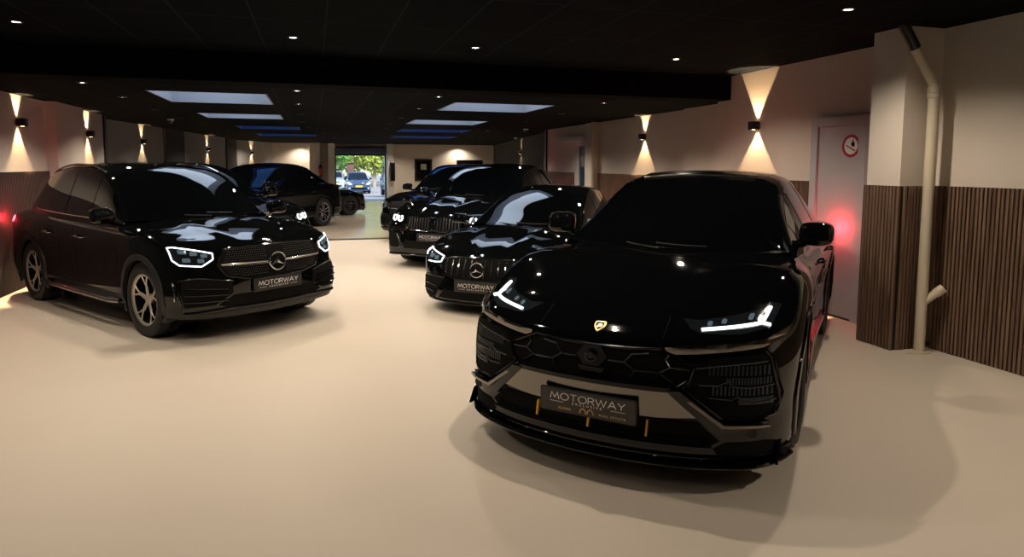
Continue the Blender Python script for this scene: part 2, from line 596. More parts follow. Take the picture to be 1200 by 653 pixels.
class Surf:
    def __init__(s, net, usym=(False, False), vsym=(False, False)):
        s.P = np.array(net, float)
        s.tu = hermite_knots(s.P)
        s.tv = hermite_knots(np.swapaxes(s.P, 0, 1))
        s.us, s.vs = usym, vsym

    def grid(s, us, vs):
        A = herm(s.P, s.tu, us, s.us)
        return np.swapaxes(herm(np.swapaxes(A, 0, 1), s.tv, vs, s.vs), 0, 1)

    def at(s, u, v):
        return s.grid([u], [v])[0, 0]


def interp1(pts, x):
    P = np.array([[p[0], p[1], 0] for p in pts], float)
    xs = P[:, 0]
    n = len(xs)
    h = np.diff(xs)
    sl = np.diff(P[:, 1]) / h
    m = np.empty(n)
    m[0], m[-1] = sl[0], sl[-1]
    for i in range(1, n - 1):
        m[i] = (sl[i] * h[i - 1] + sl[i - 1] * h[i]) / (h[i] + h[i - 1])
    x = np.clip(np.asarray(x, float), xs[0], xs[-1])
    i = np.clip(np.searchsorted(xs, x) - 1, 0, n - 2)
    s = (x - xs[i]) / h[i]
    return (2 * s**3 - 3 * s**2 + 1) * P[i, 1] + (s**3 - 2 * s**2 + s) * h[i] * m[i] + (-2 * s**3 + 3 * s**2) * P[i + 1, 1] + (s**3 - s**2) * h[i] * m[i + 1]


class Car:
    """spec keys: wb, fo, ro, W, R (tyre radius), lines, hood, green ..."""

    def __init__(s, S):
        s.S = S
        s.lower()
        s.upper()
        V = s.lv + s.gv
        o = len(s.lv)
        s.bvh = BVHTree.FromPolygons([Vector(p) for p in V], s.lf + [tuple(i + o for i in f) for f in s.gf])
        s.bvh_low = BVHTree.FromPolygons([Vector(p) for p in s.lv], s.lf)
        s.cut()

    # -- body below the windows
    def lower(s):
        S = s.S
        wb = S['wb']
        net = []
        for L in S['lines']:
            xf, bow, W, Wd, xr, bowr, z = L['xf'], L['bow'], L['W'], L['Wd'], L['xr'], L['bowr'], L['z']
            zfc, zfk, zfw, zd, zrw, zrk, zrc = z
            cy = L.get('cy', (.30, .58, .84, .965))
            cb = L.get('cb', (.05, .2, .52, 1.0))
            row = [(xf, 0, zfc)]
            for k in range(4):
                f = cb[k]
                row.append((xf - bow * f, W * cy[k], zfc + (zfk - zfc) * min(1, f * 1.2)))
            row += [(0.0, W, zfw), (-0.62, W * (0.5 + Wd / 2), zfw * .4 + zd * .6), (-1.3, W * Wd, zd), (-wb + .75, W * (Wd * .7 + .3), zd * .5 + zrw * .5), (-wb, W * 1.003, zrw)]
            for k in range(3, -1, -1):
                f = cb[k]
                row.append((xr + bowr * f, W * cy[k] * .985, zrc + (zrk - zrc) * f))
            row.append((xr, 0, zrc))
            net.append(row)
        net = np.swapaxes(np.array(net), 0, 1)
        s.low = Surf(net, usym=(True, True))
        nL = len(S['lines'])
        us = np.concatenate([np.linspace(0, 4, 29)[:-1], np.linspace(4, 5, 13)[:-1], np.linspace(5, 6, 15)[:-1], np.linspace(6, 7, 9)[:-1], np.linspace(7, 8, 11)[:-1], np.linspace(8, 9, 15)[:-1], np.linspace(9, 10, 15)[:-1], np.linspace(10, 14, 19)])
        vs_ = np.linspace(0, nL - 1, (nL - 1) * 5 + 1)
        G = s.low.grid(us, vs_)
        # the bonnet, the deck and the underside run across to the centre line
        top = G[:, -1]
        hood = S['hood']
        zc = interp1(sorted(hood), top[:, 0])
        ribs = []
        N = 12
        for k in range(N + 1):
            w = k / N
            y = top[:, 1] * (1 - w)
            z = top[:, 2] + (zc - top[:, 2]) * (1 - (1 - w) ** S.get('hood_p', 2.2))
            rib = np.stack([top[:, 0], y, z], axis=1)
            if 'bulge' in S:
                rib[:, 2] += S['bulge'](rib[:, 0], y, top[:, 1])
            ribs.append(rib)
        T = np.stack(ribs, axis=1)
        bot = G[:, 0]
        Bq = np.stack([np.stack([bot[:, 0], bot[:, 1] * (1 - k / 3), bot[:, 2]], axis=1) for k in range(3, 0, -1)], axis=1)
        Q = np.concatenate([Bq, G, T[:, 1:]], axis=1)
        n, m = Q.shape[:2]
        verts, idx = [], {}

        def vid(p):
            k = (round(p[0], 4), round(p[1], 4), round(p[2], 4))
            if k not in idx:
                idx[k] = len(verts)
                verts.append(tuple(float(c) for c in p))
            return idx[k]
        faces = []
        for sg in (1, -1):
            I = [[vid((Q[i, j, 0], sg * Q[i, j, 1] if abs(Q[i, j, 1]) > 1e-5 else 0.0, Q[i, j, 2])) for j in range(m)] for i in range(n)]
            for i in range(n - 1):
                for j in range(m - 1):
                    f = [I[i][j], I[i + 1][j], I[i + 1][j + 1], I[i][j + 1]]
                    f = [f[k] for k in range(4) if f[k] != f[k - 1]]
                    if len(set(f)) == len(f) >= 3:
                        faces.append(tuple(f if sg > 0 else f[::-1]))
        s.lv, s.lf = verts, faces

    # -- cabin
    def upper(s):
        g = s.S['green']
        net = []
        for k in range(len(g['C'])):
            cx, cz = g['C'][k]
            rx, ry, rz = g['R'][k]
            by, bz = g['B'][k]
            k4 = g.get('edge', .055)
            q = lambda a, b_, f: a + (b_ - a) * f
            base = (rx, by + .02, bz - .12)
            belt = (rx, by, bz)
            bul = g.get('bulge', .018) * min(1, max(0, (rz - bz) / .3))
            mid = (rx, q(by, ry, .5) + bul, q(bz, rz, .5))
            r2 = (q(rx, cx, .1), ry - k4, q(rz, cz, .38))
            qq = (q(rx, cx, .66), ry * .55, q(rz, cz, .80))
            net.append([base, belt, mid, (rx, ry, rz), r2, qq, (cx, 0, cz)])
        s.gsurf = Surf(net, vsym=(False, True))
        nu = len(net)
        us = np.linspace(0, nu - 1, (nu - 1) * 7 + 1)
        vs_ = np.concatenate([np.linspace(0, 3, 13)[:-1], np.linspace(3, 4, 5)[:-1], np.linspace(4, 6, 11)])
        G = s.gsurf.grid(us, vs_)
        n, m = G.shape[:2]
        F = np.concatenate([G, (G[:, ::-1] * np.array([1, -1, 1]))[:, 1:]], axis=1)
        # a floor closes the cabin
        mb = MB()
        mb.grid(F)
        mm = F.shape[1]
        mb.f.append(tuple(range(mm)))
        mb.f.append(tuple((n - 1) * mm + j for j in range(mm))[::-1])
        s.gv, s.gf = mb.v, [tuple(f) for f in mb.f if len(f) <= 4]
        s.gcap = [tuple(f) for f in mb.f if len(f) > 4]

    def cut(s):
        """wheel openings: drop faces inside each circle, snap the edge onto the circle"""
        S = s.S
        V = [list(p) for p in s.lv]
        Ra = S['Ra']
        keep = []
        cs = [(0.0, S['R']), (-S['wb'], S['R'])]

        def inside(p):
            if abs(p[1]) < .45:
                return None
            for c in cs:
                if math.hypot(p[0] - c[0], p[2] - c[1]) < Ra:
                    return c
            return None
        ins = [inside(p) for p in V]
        for f in s.lf:
            if sum(1 for i in f if ins[i]) * 2 <= len(f) - (len(f) == 3):
                keep.append(f)
        used = {i for f in keep for i in f}
        for i in used:
            c = ins[i]
            if c:
                p = V[i]
                d = Vector((p[0] - c[0], p[2] - c[1]))
                d = d.normalized() * Ra
                x, z = c[0] + d.x, c[1] + d.y
                sg = 1 if p[1] > 0 else -1
                h = s.bvh_low.ray_cast(Vector((x, sg * 3, z)), Vector((0, -sg, 0)))[0]
                V[i] = [x, h.y if h else p[1], z]
        s.cv, s.cf = V, keep

    def body_mesh(s, name, m, parent):
        mb = MB()
        mb.add(s.cv, s.cf)
        mb.add(s.gv, s.gf + s.gcap)
        return mb.build(name, m, parent, smooth=42)

    # -- things laid on the surface
    def ray(s, ax, a, b):
        if ax == 'f':
            o, d = Vector((3, a, b)), Vector((-1, 0, 0))
        elif ax == 'r':
            o, d = Vector((-9, a, b)), Vector((1, 0, 0))
        elif ax == 'l':
            o, d = Vector((a, 3, b)), Vector((0, -1, 0))
        elif ax == 'R':
            o, d = Vector((a, -3, b)), Vector((0, 1, 0))
        elif ax == 't':
            o, d = Vector((a, b, 4)), Vector((0, 0, -1))
        h, nrm, i, dist = s.bvh.ray_cast(o, d)
        if h is None:
            h, nrm, i, dist = s.bvh.find_nearest(o + d * (2.3 if ax in 'f' else (4 if ax == 'r' else 2)))
        if nrm.dot(d) > 0:
            nrm = -nrm
        return h, nrm, d

    def panel(s, mb, ax, poly, off=.006, cell=.05, skirt=.02, mirror=False):
        """a panel cut to a 2D outline and laid off the surface; its edge is turned back into the body"""
        polys = [poly] + ([[(-p[0], p[1]) for p in poly]] if mirror else [])
        for pl in polys:
            b = bmesh.new()
            vs_ = [b.verts.new((p[0], p[1], 0)) for p in pl]
            b.faces.new(vs_)
            bmesh.ops.triangulate(b, faces=b.faces[:])
            for k in (0, 1):
                lo, hi = min(p[k] for p in pl), max(p[k] for p in pl)
                n = int((hi - lo) / cell)
                for q in range(1, n + 1):
                    co = [0, 0, 0]
                    co[k] = lo + (hi - lo) * q / (n + 1)
                    no = [0, 0, 0]
                    no[k] = 1
                    bmesh.ops.bisect_plane(b, geom=b.verts[:] + b.edges[:] + b.faces[:], plane_co=co, plane_no=no)
            bmesh.ops.recalc_face_normals(b, faces=b.faces)
            b.verts.index_update()
            top, bot = [], []
            for v in b.verts:
                h, nrm, d = s.ray(ax, v.co.x, v.co.y)
                top.append((h + nrm * (off(v.co.x, v.co.y) if callable(off) else off))[:])
                bot.append((h - nrm * skirt)[:])
            fs = [tuple(v.index for v in f.verts) for f in b.faces]
            n = len(top)
            for e in b.edges:
                if len(e.link_faces) == 1:
                    i, j = e.verts[0].index, e.verts[1].index
                    fs.append((i, j, n + j, n + i))
            mb.add(top + bot, fs)
            b.free()
        return mb

    def line(s, mb, ax, pts, r=.006, off=.002, step=.03, mirror=False, seg=8, flat=None):
        """a raised bead along a 2D polyline"""
        for sg in ((1, -1) if mirror else (1,)):
            P = []
            for (a, b_), (c, d_) in zip(pts[:-1], pts[1:]):
                n = max(1, int(math.hypot(c - a, d_ - b_) / step))
                for k in range(n):
                    P.append((a + (c - a) * k / n, b_ + (d_ - b_) * k / n))
            P.append(pts[-1])
            Q = []
            for a, b_ in P:
                h, nrm, d = s.ray(ax, sg * a, b_)
                Q.append(h + nrm * off)
            mb.tube(Q, r, seg)
        return mb

    def patch(s, mb, u, v, nu=14, nv=8, off=.004, both=True, full=False):
        """a pane over a parameter range of the cabin surface; full joins both halves across the roof"""
        us, vs_ = np.linspace(*u, nu), np.linspace(*v, nv)
        G = s.gsurf.grid(us, vs_)
        e = 1e-3
        du = s.gsurf.grid(np.minimum(us + e, len(s.gsurf.P) - 1), vs_) - s.gsurf.grid(us - e, vs_)
        dv = s.gsurf.grid(us, np.minimum(vs_ + e, 6)) - s.gsurf.grid(us, vs_ - e)
        N = np.cross(du, dv)
        N /= np.maximum(np.linalg.norm(N, axis=-1, keepdims=True), 1e-9)
        ref = G - np.array([s.gsurf.P[:, -1, 0].mean(), 0, .8])
        N *= np.where((N * ref).sum(-1, keepdims=True) < 0, -1, 1)
        if full:
            N[:, -1, 1] = 0
        for sg in ((1, -1) if both and not full else (1,)):
            A, B = G + N * off, G - N * .012
            if full:
                mir = lambda X: np.concatenate([X, (X[:, ::-1] * np.array([1, -1, 1]))[:, 1:]], axis=1)
                A, B = mir(A), mir(B)
            A, B = A * np.array([1, sg, 1]), B * np.array([1, sg, 1])
            mb.grid(A)
            n, m = A.shape[:2]
            ring = [(i, 0) for i in range(n)] + [(n - 1, j) for j in range(1, m)] + [(i, m - 1) for i in range(n - 2, -1, -1)] + [(0, j) for j in range(m - 2, 0, -1)]
            vs2 = [tuple(A[i, j]) for i, j in ring] + [tuple(B[i, j]) for i, j in ring]
            k = len(ring)
            mb.add(vs2, [(i, (i + 1) % k, k + (i + 1) % k, k + i) for i in range(k)])
        return mb

    def gline(s, mb, uv, r=.006, off=.003, both=True):
        P = []
        for (u0, v0), (u1, v1) in zip(uv[:-1], uv[1:]):
            for k in range(10):
                f = k / 10
                P.append((u0 + (u1 - u0) * f, v0 + (v1 - v0) * f))
        P.append(uv[-1])
        Q = [s.gsurf.at(u, v) for u, v in P]
        for sg in ((1, -1) if both else (1,)):
            mb.tube([(q[0], sg * (q[1] + off), q[2] + off) for q in Q], r, 6)
        return mb


def superell(mb, c, rx, ry, rz, n1=.8, n2=.8, rot=0.0, nu=18, nv=12, shear=0.0):
    P = []
    f = lambda w, m: math.copysign(abs(w) ** m, w)
    for i in range(nu):
        a = 2 * math.pi * i / nu
        row = []
        for j in range(nv + 1):
            b = -math.pi / 2 + math.pi * j / nv
            x = rx * f(math.cos(b), n1) * f(math.cos(a), n2)
            y = ry * f(math.cos(b), n1) * f(math.sin(a), n2)
            z = rz * f(math.sin(b), n1)
            x += shear * z
            row.append((c[0] + x * math.cos(rot) - y * math.sin(rot), c[1] + x * math.sin(rot) + y * math.cos(rot), c[2] + z))
        P.append(row)
    return mb.grid(P, closed_u=True)


# ---- wheels: axis along y, outer face towards +y
def tyre_mb(R, w, rr):
    h = w / 2
    prof = [(rr - .012, -h * .8), (rr + .01, -h * .92), (rr + .04, -h), (R - .03, -h * .96), (R - .008, -h * .82), (R, -h * .6)]
    for g in (-.36, 0, .36):
        prof += [(R, (g - .06) * w / 1.0), (R - .009, (g - .035) * w), (R - .009, (g + .035) * w), (R, (g + .06) * w)]
    prof += [(R, h * .6), (R - .008, h * .82), (R - .03, h * .96), (rr + .04, h), (rr + .012, h * .93), (rr, h * .86), (rr - .012, h * .80)]
    return MB().lathe(prof, 56)


def spoke(mb, a0, a1, r0, r1, w0, w1, y0, y1, t, n=7, side=True):
    """one curved bar from (r0, a0) to (r1, a1) in the wheel plane"""
    rows = []
    for k in range(n):
        f = k / (n - 1)
        r, a = r0 + (r1 - r0) * f, a0 + (a1 - a0) * (f ** 1.15)
        w = w0 + (w1 - w0) * f
        y = y0 + (y1 - y0) * f ** .8
        c = Vector((r * math.cos(a), 0, r * math.sin(a)))
        tn = Vector((-math.sin(a), 0, math.cos(a)))
        row = []
        for dx, dy in ((-w, -t), (-w * .8, -.004), (-w * .55, 0), (w * .55, 0), (w * .8, -.004), (w, -t), (-w, -t)):
            p = c + tn * dx / 1.0
            row.append((p.x, y + dy, p.z))
        rows.append(row)
    mb.grid(rows)
    m = 7
    o = len(mb.v) - n * m
    mb.f.append(tuple(o + j for j in range(6)))
    mb.f.append(tuple(o + (n - 1) * m + j for j in range(6)))


def make_wheel(parent, pos, side, R, w, rr, style, rim_m, cap_m, proto=None):
    """a wheel of the car: the tyre, and on it rim, brake disc, caliper and cap"""
    if proto:
        t = proto.copy()
        C.objects.link(t)
        for ch in children(proto):
            c = ch.copy()
            C.objects.link(c)
            c.parent = t
    else:
        t = tyre_mb(R, w, rr).build('wheel', M['rubber'], smooth=30)
        h = w / 2
        b = MB()
        b.lathe([(rr - .012, -h * .8), (rr - .03, -h * .7), (rr - .045, h * .3), (rr - .02, h * .72), (rr - .010, h * .86), (rr + .004, h * .90), (rr + .002, h * .80)], 56)
        b.build('rim_barrel', M['matte'], t, smooth=40)
        yo, yi = h * .84, h * .50

        def spokes(r, dy, t, k_):
            if style == 'y5':
                for k in range(5):
                    a = math.pi / 2 + k * 2 * math.pi / 5
                    for q in (-1, 1):
                        spoke(r, a + q * .16, a + q * .05, .05, .135, .017 * k_, .013 * k_, yi + .012 + dy, yi + .02 + dy, t)
                        spoke(r, a + q * .03, a + q * .27, .125, rr - .008, .011 * k_, .0085 * k_, yi + .02 + dy, yo + dy, t)
            elif style == 'double5':
                for k in range(5):
                    a = math.pi / 2 + k * 2 * math.pi / 5
                    for q in (-1, 1):
                        spoke(r, a + q * .34, a + q * .17, .05, rr - .008, .015 * k_, .012 * k_, yi + dy, yo + dy, t)
            else:
                for k in range(7):
                    a = math.pi / 2 + k * 2 * math.pi / 7
                    spoke(r, a, a + .18, .05, rr - .008, .024 * k_, .013 * k_, yi + dy, yo + dy, t)
                    spoke(r, a + .1, a - .16, .12, rr - .008, .014 * k_, .012 * k_, yi + .01 + dy, yo + dy, t)
        r = MB()
        spokes(r, -.004, .042, .96)
        r.build('spoke_sides', M['gloss'], t, smooth=35)
        r = MB()
        spokes(r, 0, .006, 1.0)
        r.lathe([(.001, yi + .012), (.045, yi + .012), (.062, yi + .004), (.066, yi - .05)], 32)
        r.lathe([(rr - .03, yo - .012), (rr - .012, yo), (rr - .004, yo + .006), (rr + .002, yo - .006)], 56)
        r.build('rim', rim_m, t, smooth=35)
        MB().lathe([(.001, yi + .018), (.028, yi + .018), (.034, yi + .012), (.034, yi - .01)], 24).build('wheel_cap', cap_m, t, smooth=30)
        MB().lathe([(.07, -.01), (rr - .075, -.01), (rr - .075, .014), (.07, .014)], 48).build('brake_disc', M['disc'], t, smooth=30)
        cal = MB()
        pts = []
        for k in range(9):
            a = math.radians(150 + k * 7)
            pts.append([((rr - q) * math.cos(a), (rr - q) * math.sin(a)) for q in (.06, .14)])
        poly = [p[0] for p in pts] + [p[1] for p in pts[::-1]]
        cal.prism(poly, -.03, .04, 'y')
        cal.build('brake_caliper', M['gloss'], t, smooth=30)
    t.parent = parent
    t.location = pos
    t.rotation_euler = (0, 0, 0 if side > 0 else math.pi)
    return t


def star_emblem(name, parent, c, R, m, tilt=0.0, ring=.1):
    """a three-pointed star in a ring, facing +x"""
    mb = MB()
    P = [(0, R * math.cos(a), R * math.sin(a)) for a in [2 * math.pi * k / 40 for k in range(40)]]
    r = R * ring
    for k in range(40):
        pass
    rows = []
    for k in range(40):
        a = 2 * math.pi * k / 40
        rows.append([(r * .8 * math.sin(b), (R - r + r * math.cos(b)) * math.cos(a), (R - r + r * math.cos(b)) * math.sin(a)) for b in [2 * math.pi * q / 8 for q in range(9)]])
    mb.grid(rows, closed_u=True)
    for k in range(3):
        a = math.pi / 2 + k * 2 * math.pi / 3
        tip = (0, (R - r) * math.cos(a), (R - r) * math.sin(a))
        w = .21
        p1 = (0, R * w * math.cos(a + 1.05), R * w * math.sin(a + 1.05))
        p2 = (0, R * w * math.cos(a - 1.05), R * w * math.sin(a - 1.05))
        o = (0, 0, 0)
        top = (R * .16, 0, 0)
        mb.add([tip, p1, top, p2, o], [(0, 1, 2), (0, 2, 3), (0, 4, 1), (0, 3, 4)])
    o = mb.build(name, m, parent, smooth=25)
    o.location = c
    o.rotation_euler = (0, -tilt, 0)
    return o


def rounded(cx, cy, w, h, r, n=5):
    out = []
    for sx, sy, a0 in ((1, 1, 0), (-1, 1, 90), (-1, -1, 180), (1, -1, 270)):
        for k in range(n + 1):
            a = math.radians(a0 + 90 * k / n)
            out.append((cx + sx * (w / 2 - r) + r * math.cos(a), cy + sy * (h / 2 - r) + r * math.sin(a)))
    return out


def ell(cx, cy, rx, ry, n=24):
    return [(cx + rx * math.cos(2 * math.pi * k / n), cy + ry * math.sin(2 * math.pi * k / n)) for k in range(n)]


GLYPH = {'M': (1.12, [[(0, 0), (.2, 1), (.56, .22), (.92, 1), (1.12, 0)]]), 'O': (1.02, [[(.51 + .51 * math.cos(a), .5 + .51 * math.sin(a)) for a in [2 * math.pi * k / 28 for k in range(29)]]]),
         'T': (.84, [[(0, 1), (.84, 1)], [(.42, 1), (.42, 0)]]),
         'R': (.72, [[(0, 0), (0, 1), (.42, 1), (.58, .95), (.66, .82), (.66, .68), (.58, .55), (.42, .49), (0, .49)], [(.38, .49), (.72, 0)]]),
         'W': (1.30, [[(0, 1), (.33, 0), (.65, .95), (.97, 0), (1.30, 1)]]), 'A': (.96, [[(0, 0), (.48, 1), (.96, 0)], [(.19, .34), (.77, .34)]]),
         'Y': (.84, [[(0, 1), (.42, .45), (.84, 1)], [(.42, .45), (.42, 0)]])}


def stroke_text(name, txt, height, material, parent, loc, width, sw=.115, gap=.20):
    """thin geometric capitals drawn as flat strokes on the y-z plane, fitted to a width"""
    total = sum(GLYPH[c][0] for c in txt) + gap * (len(txt) - 1)
    k = width / total
    x = -total / 2
    mb = MB()
    for c in txt:
        w, strokes = GLYPH[c]
        for st in strokes:
            closed = st[0] == st[-1]
            n = len(st)
            L, Rr = [], []
            for i, p in enumerate(st):
                a = st[i - 1] if i else (st[-2] if closed else p)
                b = st[i + 1] if i < n - 1 else (st[1] if closed else p)
                d0 = Vector((p[0] - a[0], p[1] - a[1]))
                d1 = Vector((b[0] - p[0], b[1] - p[1]))
                d0 = d0.normalized() if d0.length else d1.normalized()
                d1 = d1.normalized() if d1.length else d0
                t = (d0 + d1)
                t = t.normalized() if t.length > 1e-6 else d0
                nn = Vector((-t.y, t.x)) * (sw / 2) / max(.45, abs(t.dot(d0)))
                L.append((p[0] + nn.x, p[1] + nn.y))
                Rr.append((p[0] - nn.x, p[1] - nn.y))
            for hgt in (.0014,):
                P = [[(hgt, (x + q[0]) * k, (q[1] - .5) * height) for q in L], [(hgt, (x + q[0]) * k, (q[1] - .5) * height) for q in Rr],
                     [(-.0004, (x + q[0]) * k, (q[1] - .5) * height) for q in Rr], [(-.0004, (x + q[0]) * k, (q[1] - .5) * height) for q in L]]
                P.append(P[0])
                mb.grid(P)
        x += w + gap
    o = mb.build(name, material, parent, smooth=None)
    o.location = loc
    return o


def licence_plate(parent, x, z, m, w=.52, h=.115, tilt=0.0, fancy=False):
    b = MB()
    b.prism([(p[0], p[1]) for p in rounded(0, 0, w + .016, h + .016, .012)], -.014, -.004, 'x')
    fr = b.build('license_plate', M['plate_b'], parent, smooth=30)
    fr.location = (x, 0, z)
    fr.rotation_euler = (0, tilt, 0)
    MB().prism(rounded(0, 0, w, h, .010), -.006, .0, 'x').build('plate_face', m, fr, smooth=30)
    R90 = (math.pi / 2, 0, math.pi / 2)
    up = h * (.20 if fancy else .10)
    stroke_text('lettering', 'MOTORWAY', h * (.30 if fancy else .36), M['white'], fr, (.0006, 0, up), w * (.80 if fancy else .84))
    text_mesh('small_lettering', 'EXCLUSIVE', h * (.11 if fancy else .14), M['white'], fr, (.0005, 0, up - h * (.26 if fancy else .36)), R90, sx=1.1, spacing=1.9, bold=.006)
    d = MB()
    zz = up - h * (.26 if fancy else .36)
    for sg in (-1, 1):
        d = MB()
        d.box(-.0003, .0012, sg * w * .33 - w * .075, sg * w * .33 + w * .075, zz - .0012, zz + .0012)
        d.build('ruled_line', M['white'], fr, smooth=None)
    if fancy:
        text_mesh('gold_lettering', 'REAL ESTATE', h * .10, M['gold'], fr, (.0005, w * .27, -h * .36), R90, sx=1.25, spacing=1.25)
        text_mesh('gold_script', 'KLVIAN', h * .11, M['gold'], fr, (.0005, -w * .24, -h * .34), R90, sx=1.2, bold=.012)
        e = MB()
        for sg in (-1, 1):
            e.tube([(.001, sg * .004 + sg * .017 * (1 - math.cos(a)) , -h * .42 + .026 * math.sin(a)) for a in [math.pi * k / 10 for k in range(11)]], .0035, 6)
        e.build('gold_emblem', M['gold'], fr, smooth=40)
    return fr


# ------------------------------------------------------------------ car shapes
def lines(fo, ro, wb, W, prof, side, rear):
    """prof: per line (xf, bow, W factor, door factor); side: z of front centre, front corner, front wheel, door, rear wheel; rear: (x, bow, z corner, z centre)"""
    out = []
    for p, sd, r in zip(prof, side, rear):
        xf, bow, wf, wd = p[:4]
        L = dict(xf=fo + xf, bow=bow, W=W * wf, Wd=wd, xr=-wb - ro + r[0], bowr=r[1], z=(*sd, r[2], r[3]))
        if len(p) > 4:
            L['cy'], L['cb'] = p[4], p[5]
        out.append(L)
    return out


def spec_supersuv():
    wb = 3.0
    prof = [(-.10, .46, .86, .97), (.0, .46, .96, .965), (.0, .46, .985, .955), (-.02, .44, .99, .94), (-.025, .46, 1.0, .955), (-.045, .48, 1.0, .975), (-.085, .48, .965, .985), (-.175, .47, .885, .99)]
    side = [(.16, .18, .2, .22, .24), (.165, .18, .22, .23, .26), (.28, .29, .36, .36, .40), (.42, .44, .55, .54, .58), (.57, .60, .73, .72, .78), (.69, .74, .89, .88, .94), (.765, .83, .985, .98, 1.04), (.815, .89, 1.045, 1.075, 1.12)]
    rear = [(.1, .3, .24, .24), (.03, .3, .26, .26), (.0, .3, .42, .42), (.0, .3, .6, .6), (.0, .3, .8, .78), (.03, .3, .94, .93), (.10, .3, 1.04, 1.03), (.2, .3, 1.10, 1.10)]
    S = dict(wb=wb, R=.39, Ra=.425, lines=lines(1.02, 1.09, wb, .995, prof, side, rear))
    S['hood'] = [(.845, .815), (.72, .865), (.45, .935), (0, 1.03), (-.45, 1.10), (-.9, 1.14), (-2.5, 1.14), (-3.6, 1.13), (-3.9, 1.10)]

    def bulge(x, y, ye):
        # two ridges running from the cowl to the nose and a shallow centre
        a = np.abs(y)
        r = .34 + (.75 - x) * .12
        f = np.clip((x + .5) / .4, 0, 1) * np.clip((.80 - x) / .35, 0, 1)
        return f * (.016 / (1 + np.exp(-(a - r) / .02)) * np.clip((ye - a) / .22, 0, 1))
    S['bulge'] = bulge
    S['green'] = dict(
        C=[(-.32, 1.08), (-.65, 1.265), (-.99, 1.445), (-1.33, 1.585), (-1.98, 1.635), (-2.8, 1.60), (-3.4, 1.44), (-3.88, 1.16)],
        R=[(-.62, .815, 1.095), (-.90, .755, 1.235), (-1.18, .70, 1.38), (-1.47, .655, 1.51), (-2.02, .63, 1.56), (-2.8, .60, 1.52), (-3.38, .56, 1.36), (-3.84, .62, 1.13)],
        B=[(.87, 1.06), (.88, 1.075), (.885, 1.08), (.89, 1.085), (.89, 1.09), (.87, 1.10), (.80, 1.11), (.70, 1.09)])
    return S


def spec_suv(L=dict()):
    """upright family SUV with roof rails"""
    wb = L.get('wb', 2.873)
    bx = ((.30, .60, .88, .985), (.05, .18, .47, 1.0))
    prof = [(-.16, .38, .84, .97, *bx), (-.05, .36, .955, .96, *bx), (-.015, .36, .985, .96, *bx), (-.0, .37, .99, .955, *bx), (.0, .38, .995, .965), (-.025, .38, 1.0, .98), (-.065, .37, .97, .985), (-.16, .36, .86, 1.0)]
    side = [(.22, .24, .26, .27, .28), (.23, .25, .28, .28, .30), (.36, .37, .40, .38, .42), (.50, .51, .56, .56, .58), (.66, .67, .74, .74, .76), (.80, .82, .89, .90, .92), (.89, .92, .99, 1.0, 1.02), (.945, .97, 1.04, 1.07, 1.09)]
    rear = [(.12, .25, .3, .3), (.04, .25, .32, .32), (.0, .25, .45, .45), (.0, .25, .6, .6), (.02, .25, .8, .8), (.04, .25, .95, .95), (.08, .25, 1.04, 1.04), (.14, .25, 1.09, 1.10)]
    S = dict(wb=wb, R=.365, Ra=.405, lines=lines(L.get('fo', .86), L.get('ro', .94), wb, .945, prof, side, rear))
    S['hood'] = [(.70, .945), (.4, 1.02), (0, 1.08), (-.32, 1.115), (-.8, 1.14), (-2.5, 1.14), (-3.4, 1.12), (-3.68, 1.10)]

    def bulge(x, y, ye):
        a = np.abs(y)
        r = .30 + (.7 - x) * .16
        f = np.clip((x + .35) / .3, 0, 1) * np.clip((.70 - x) / .3, 0, 1)
        return f * .014 * np.exp(-((a - r) / .07) ** 2)
    S['bulge'] = bulge
    S['green'] = dict(
        C=[(-.30, 1.105), (-.57, 1.305), (-.86, 1.50), (-1.16, 1.64), (-1.8, 1.705), (-2.6, 1.685), (-3.2, 1.57), (-3.58, 1.12)],
        R=[(-.58, .775, 1.10), (-.81, .735, 1.275), (-1.05, .70, 1.45), (-1.30, .67, 1.57), (-1.85, .645, 1.635), (-2.6, .62, 1.615), (-3.15, .58, 1.50), (-3.52, .60, 1.12)],
        B=[(.83, 1.06), (.84, 1.075), (.845, 1.08), (.85, 1.085), (.85, 1.09), (.84, 1.11), (.79, 1.13), (.70, 1.09)])
    return S


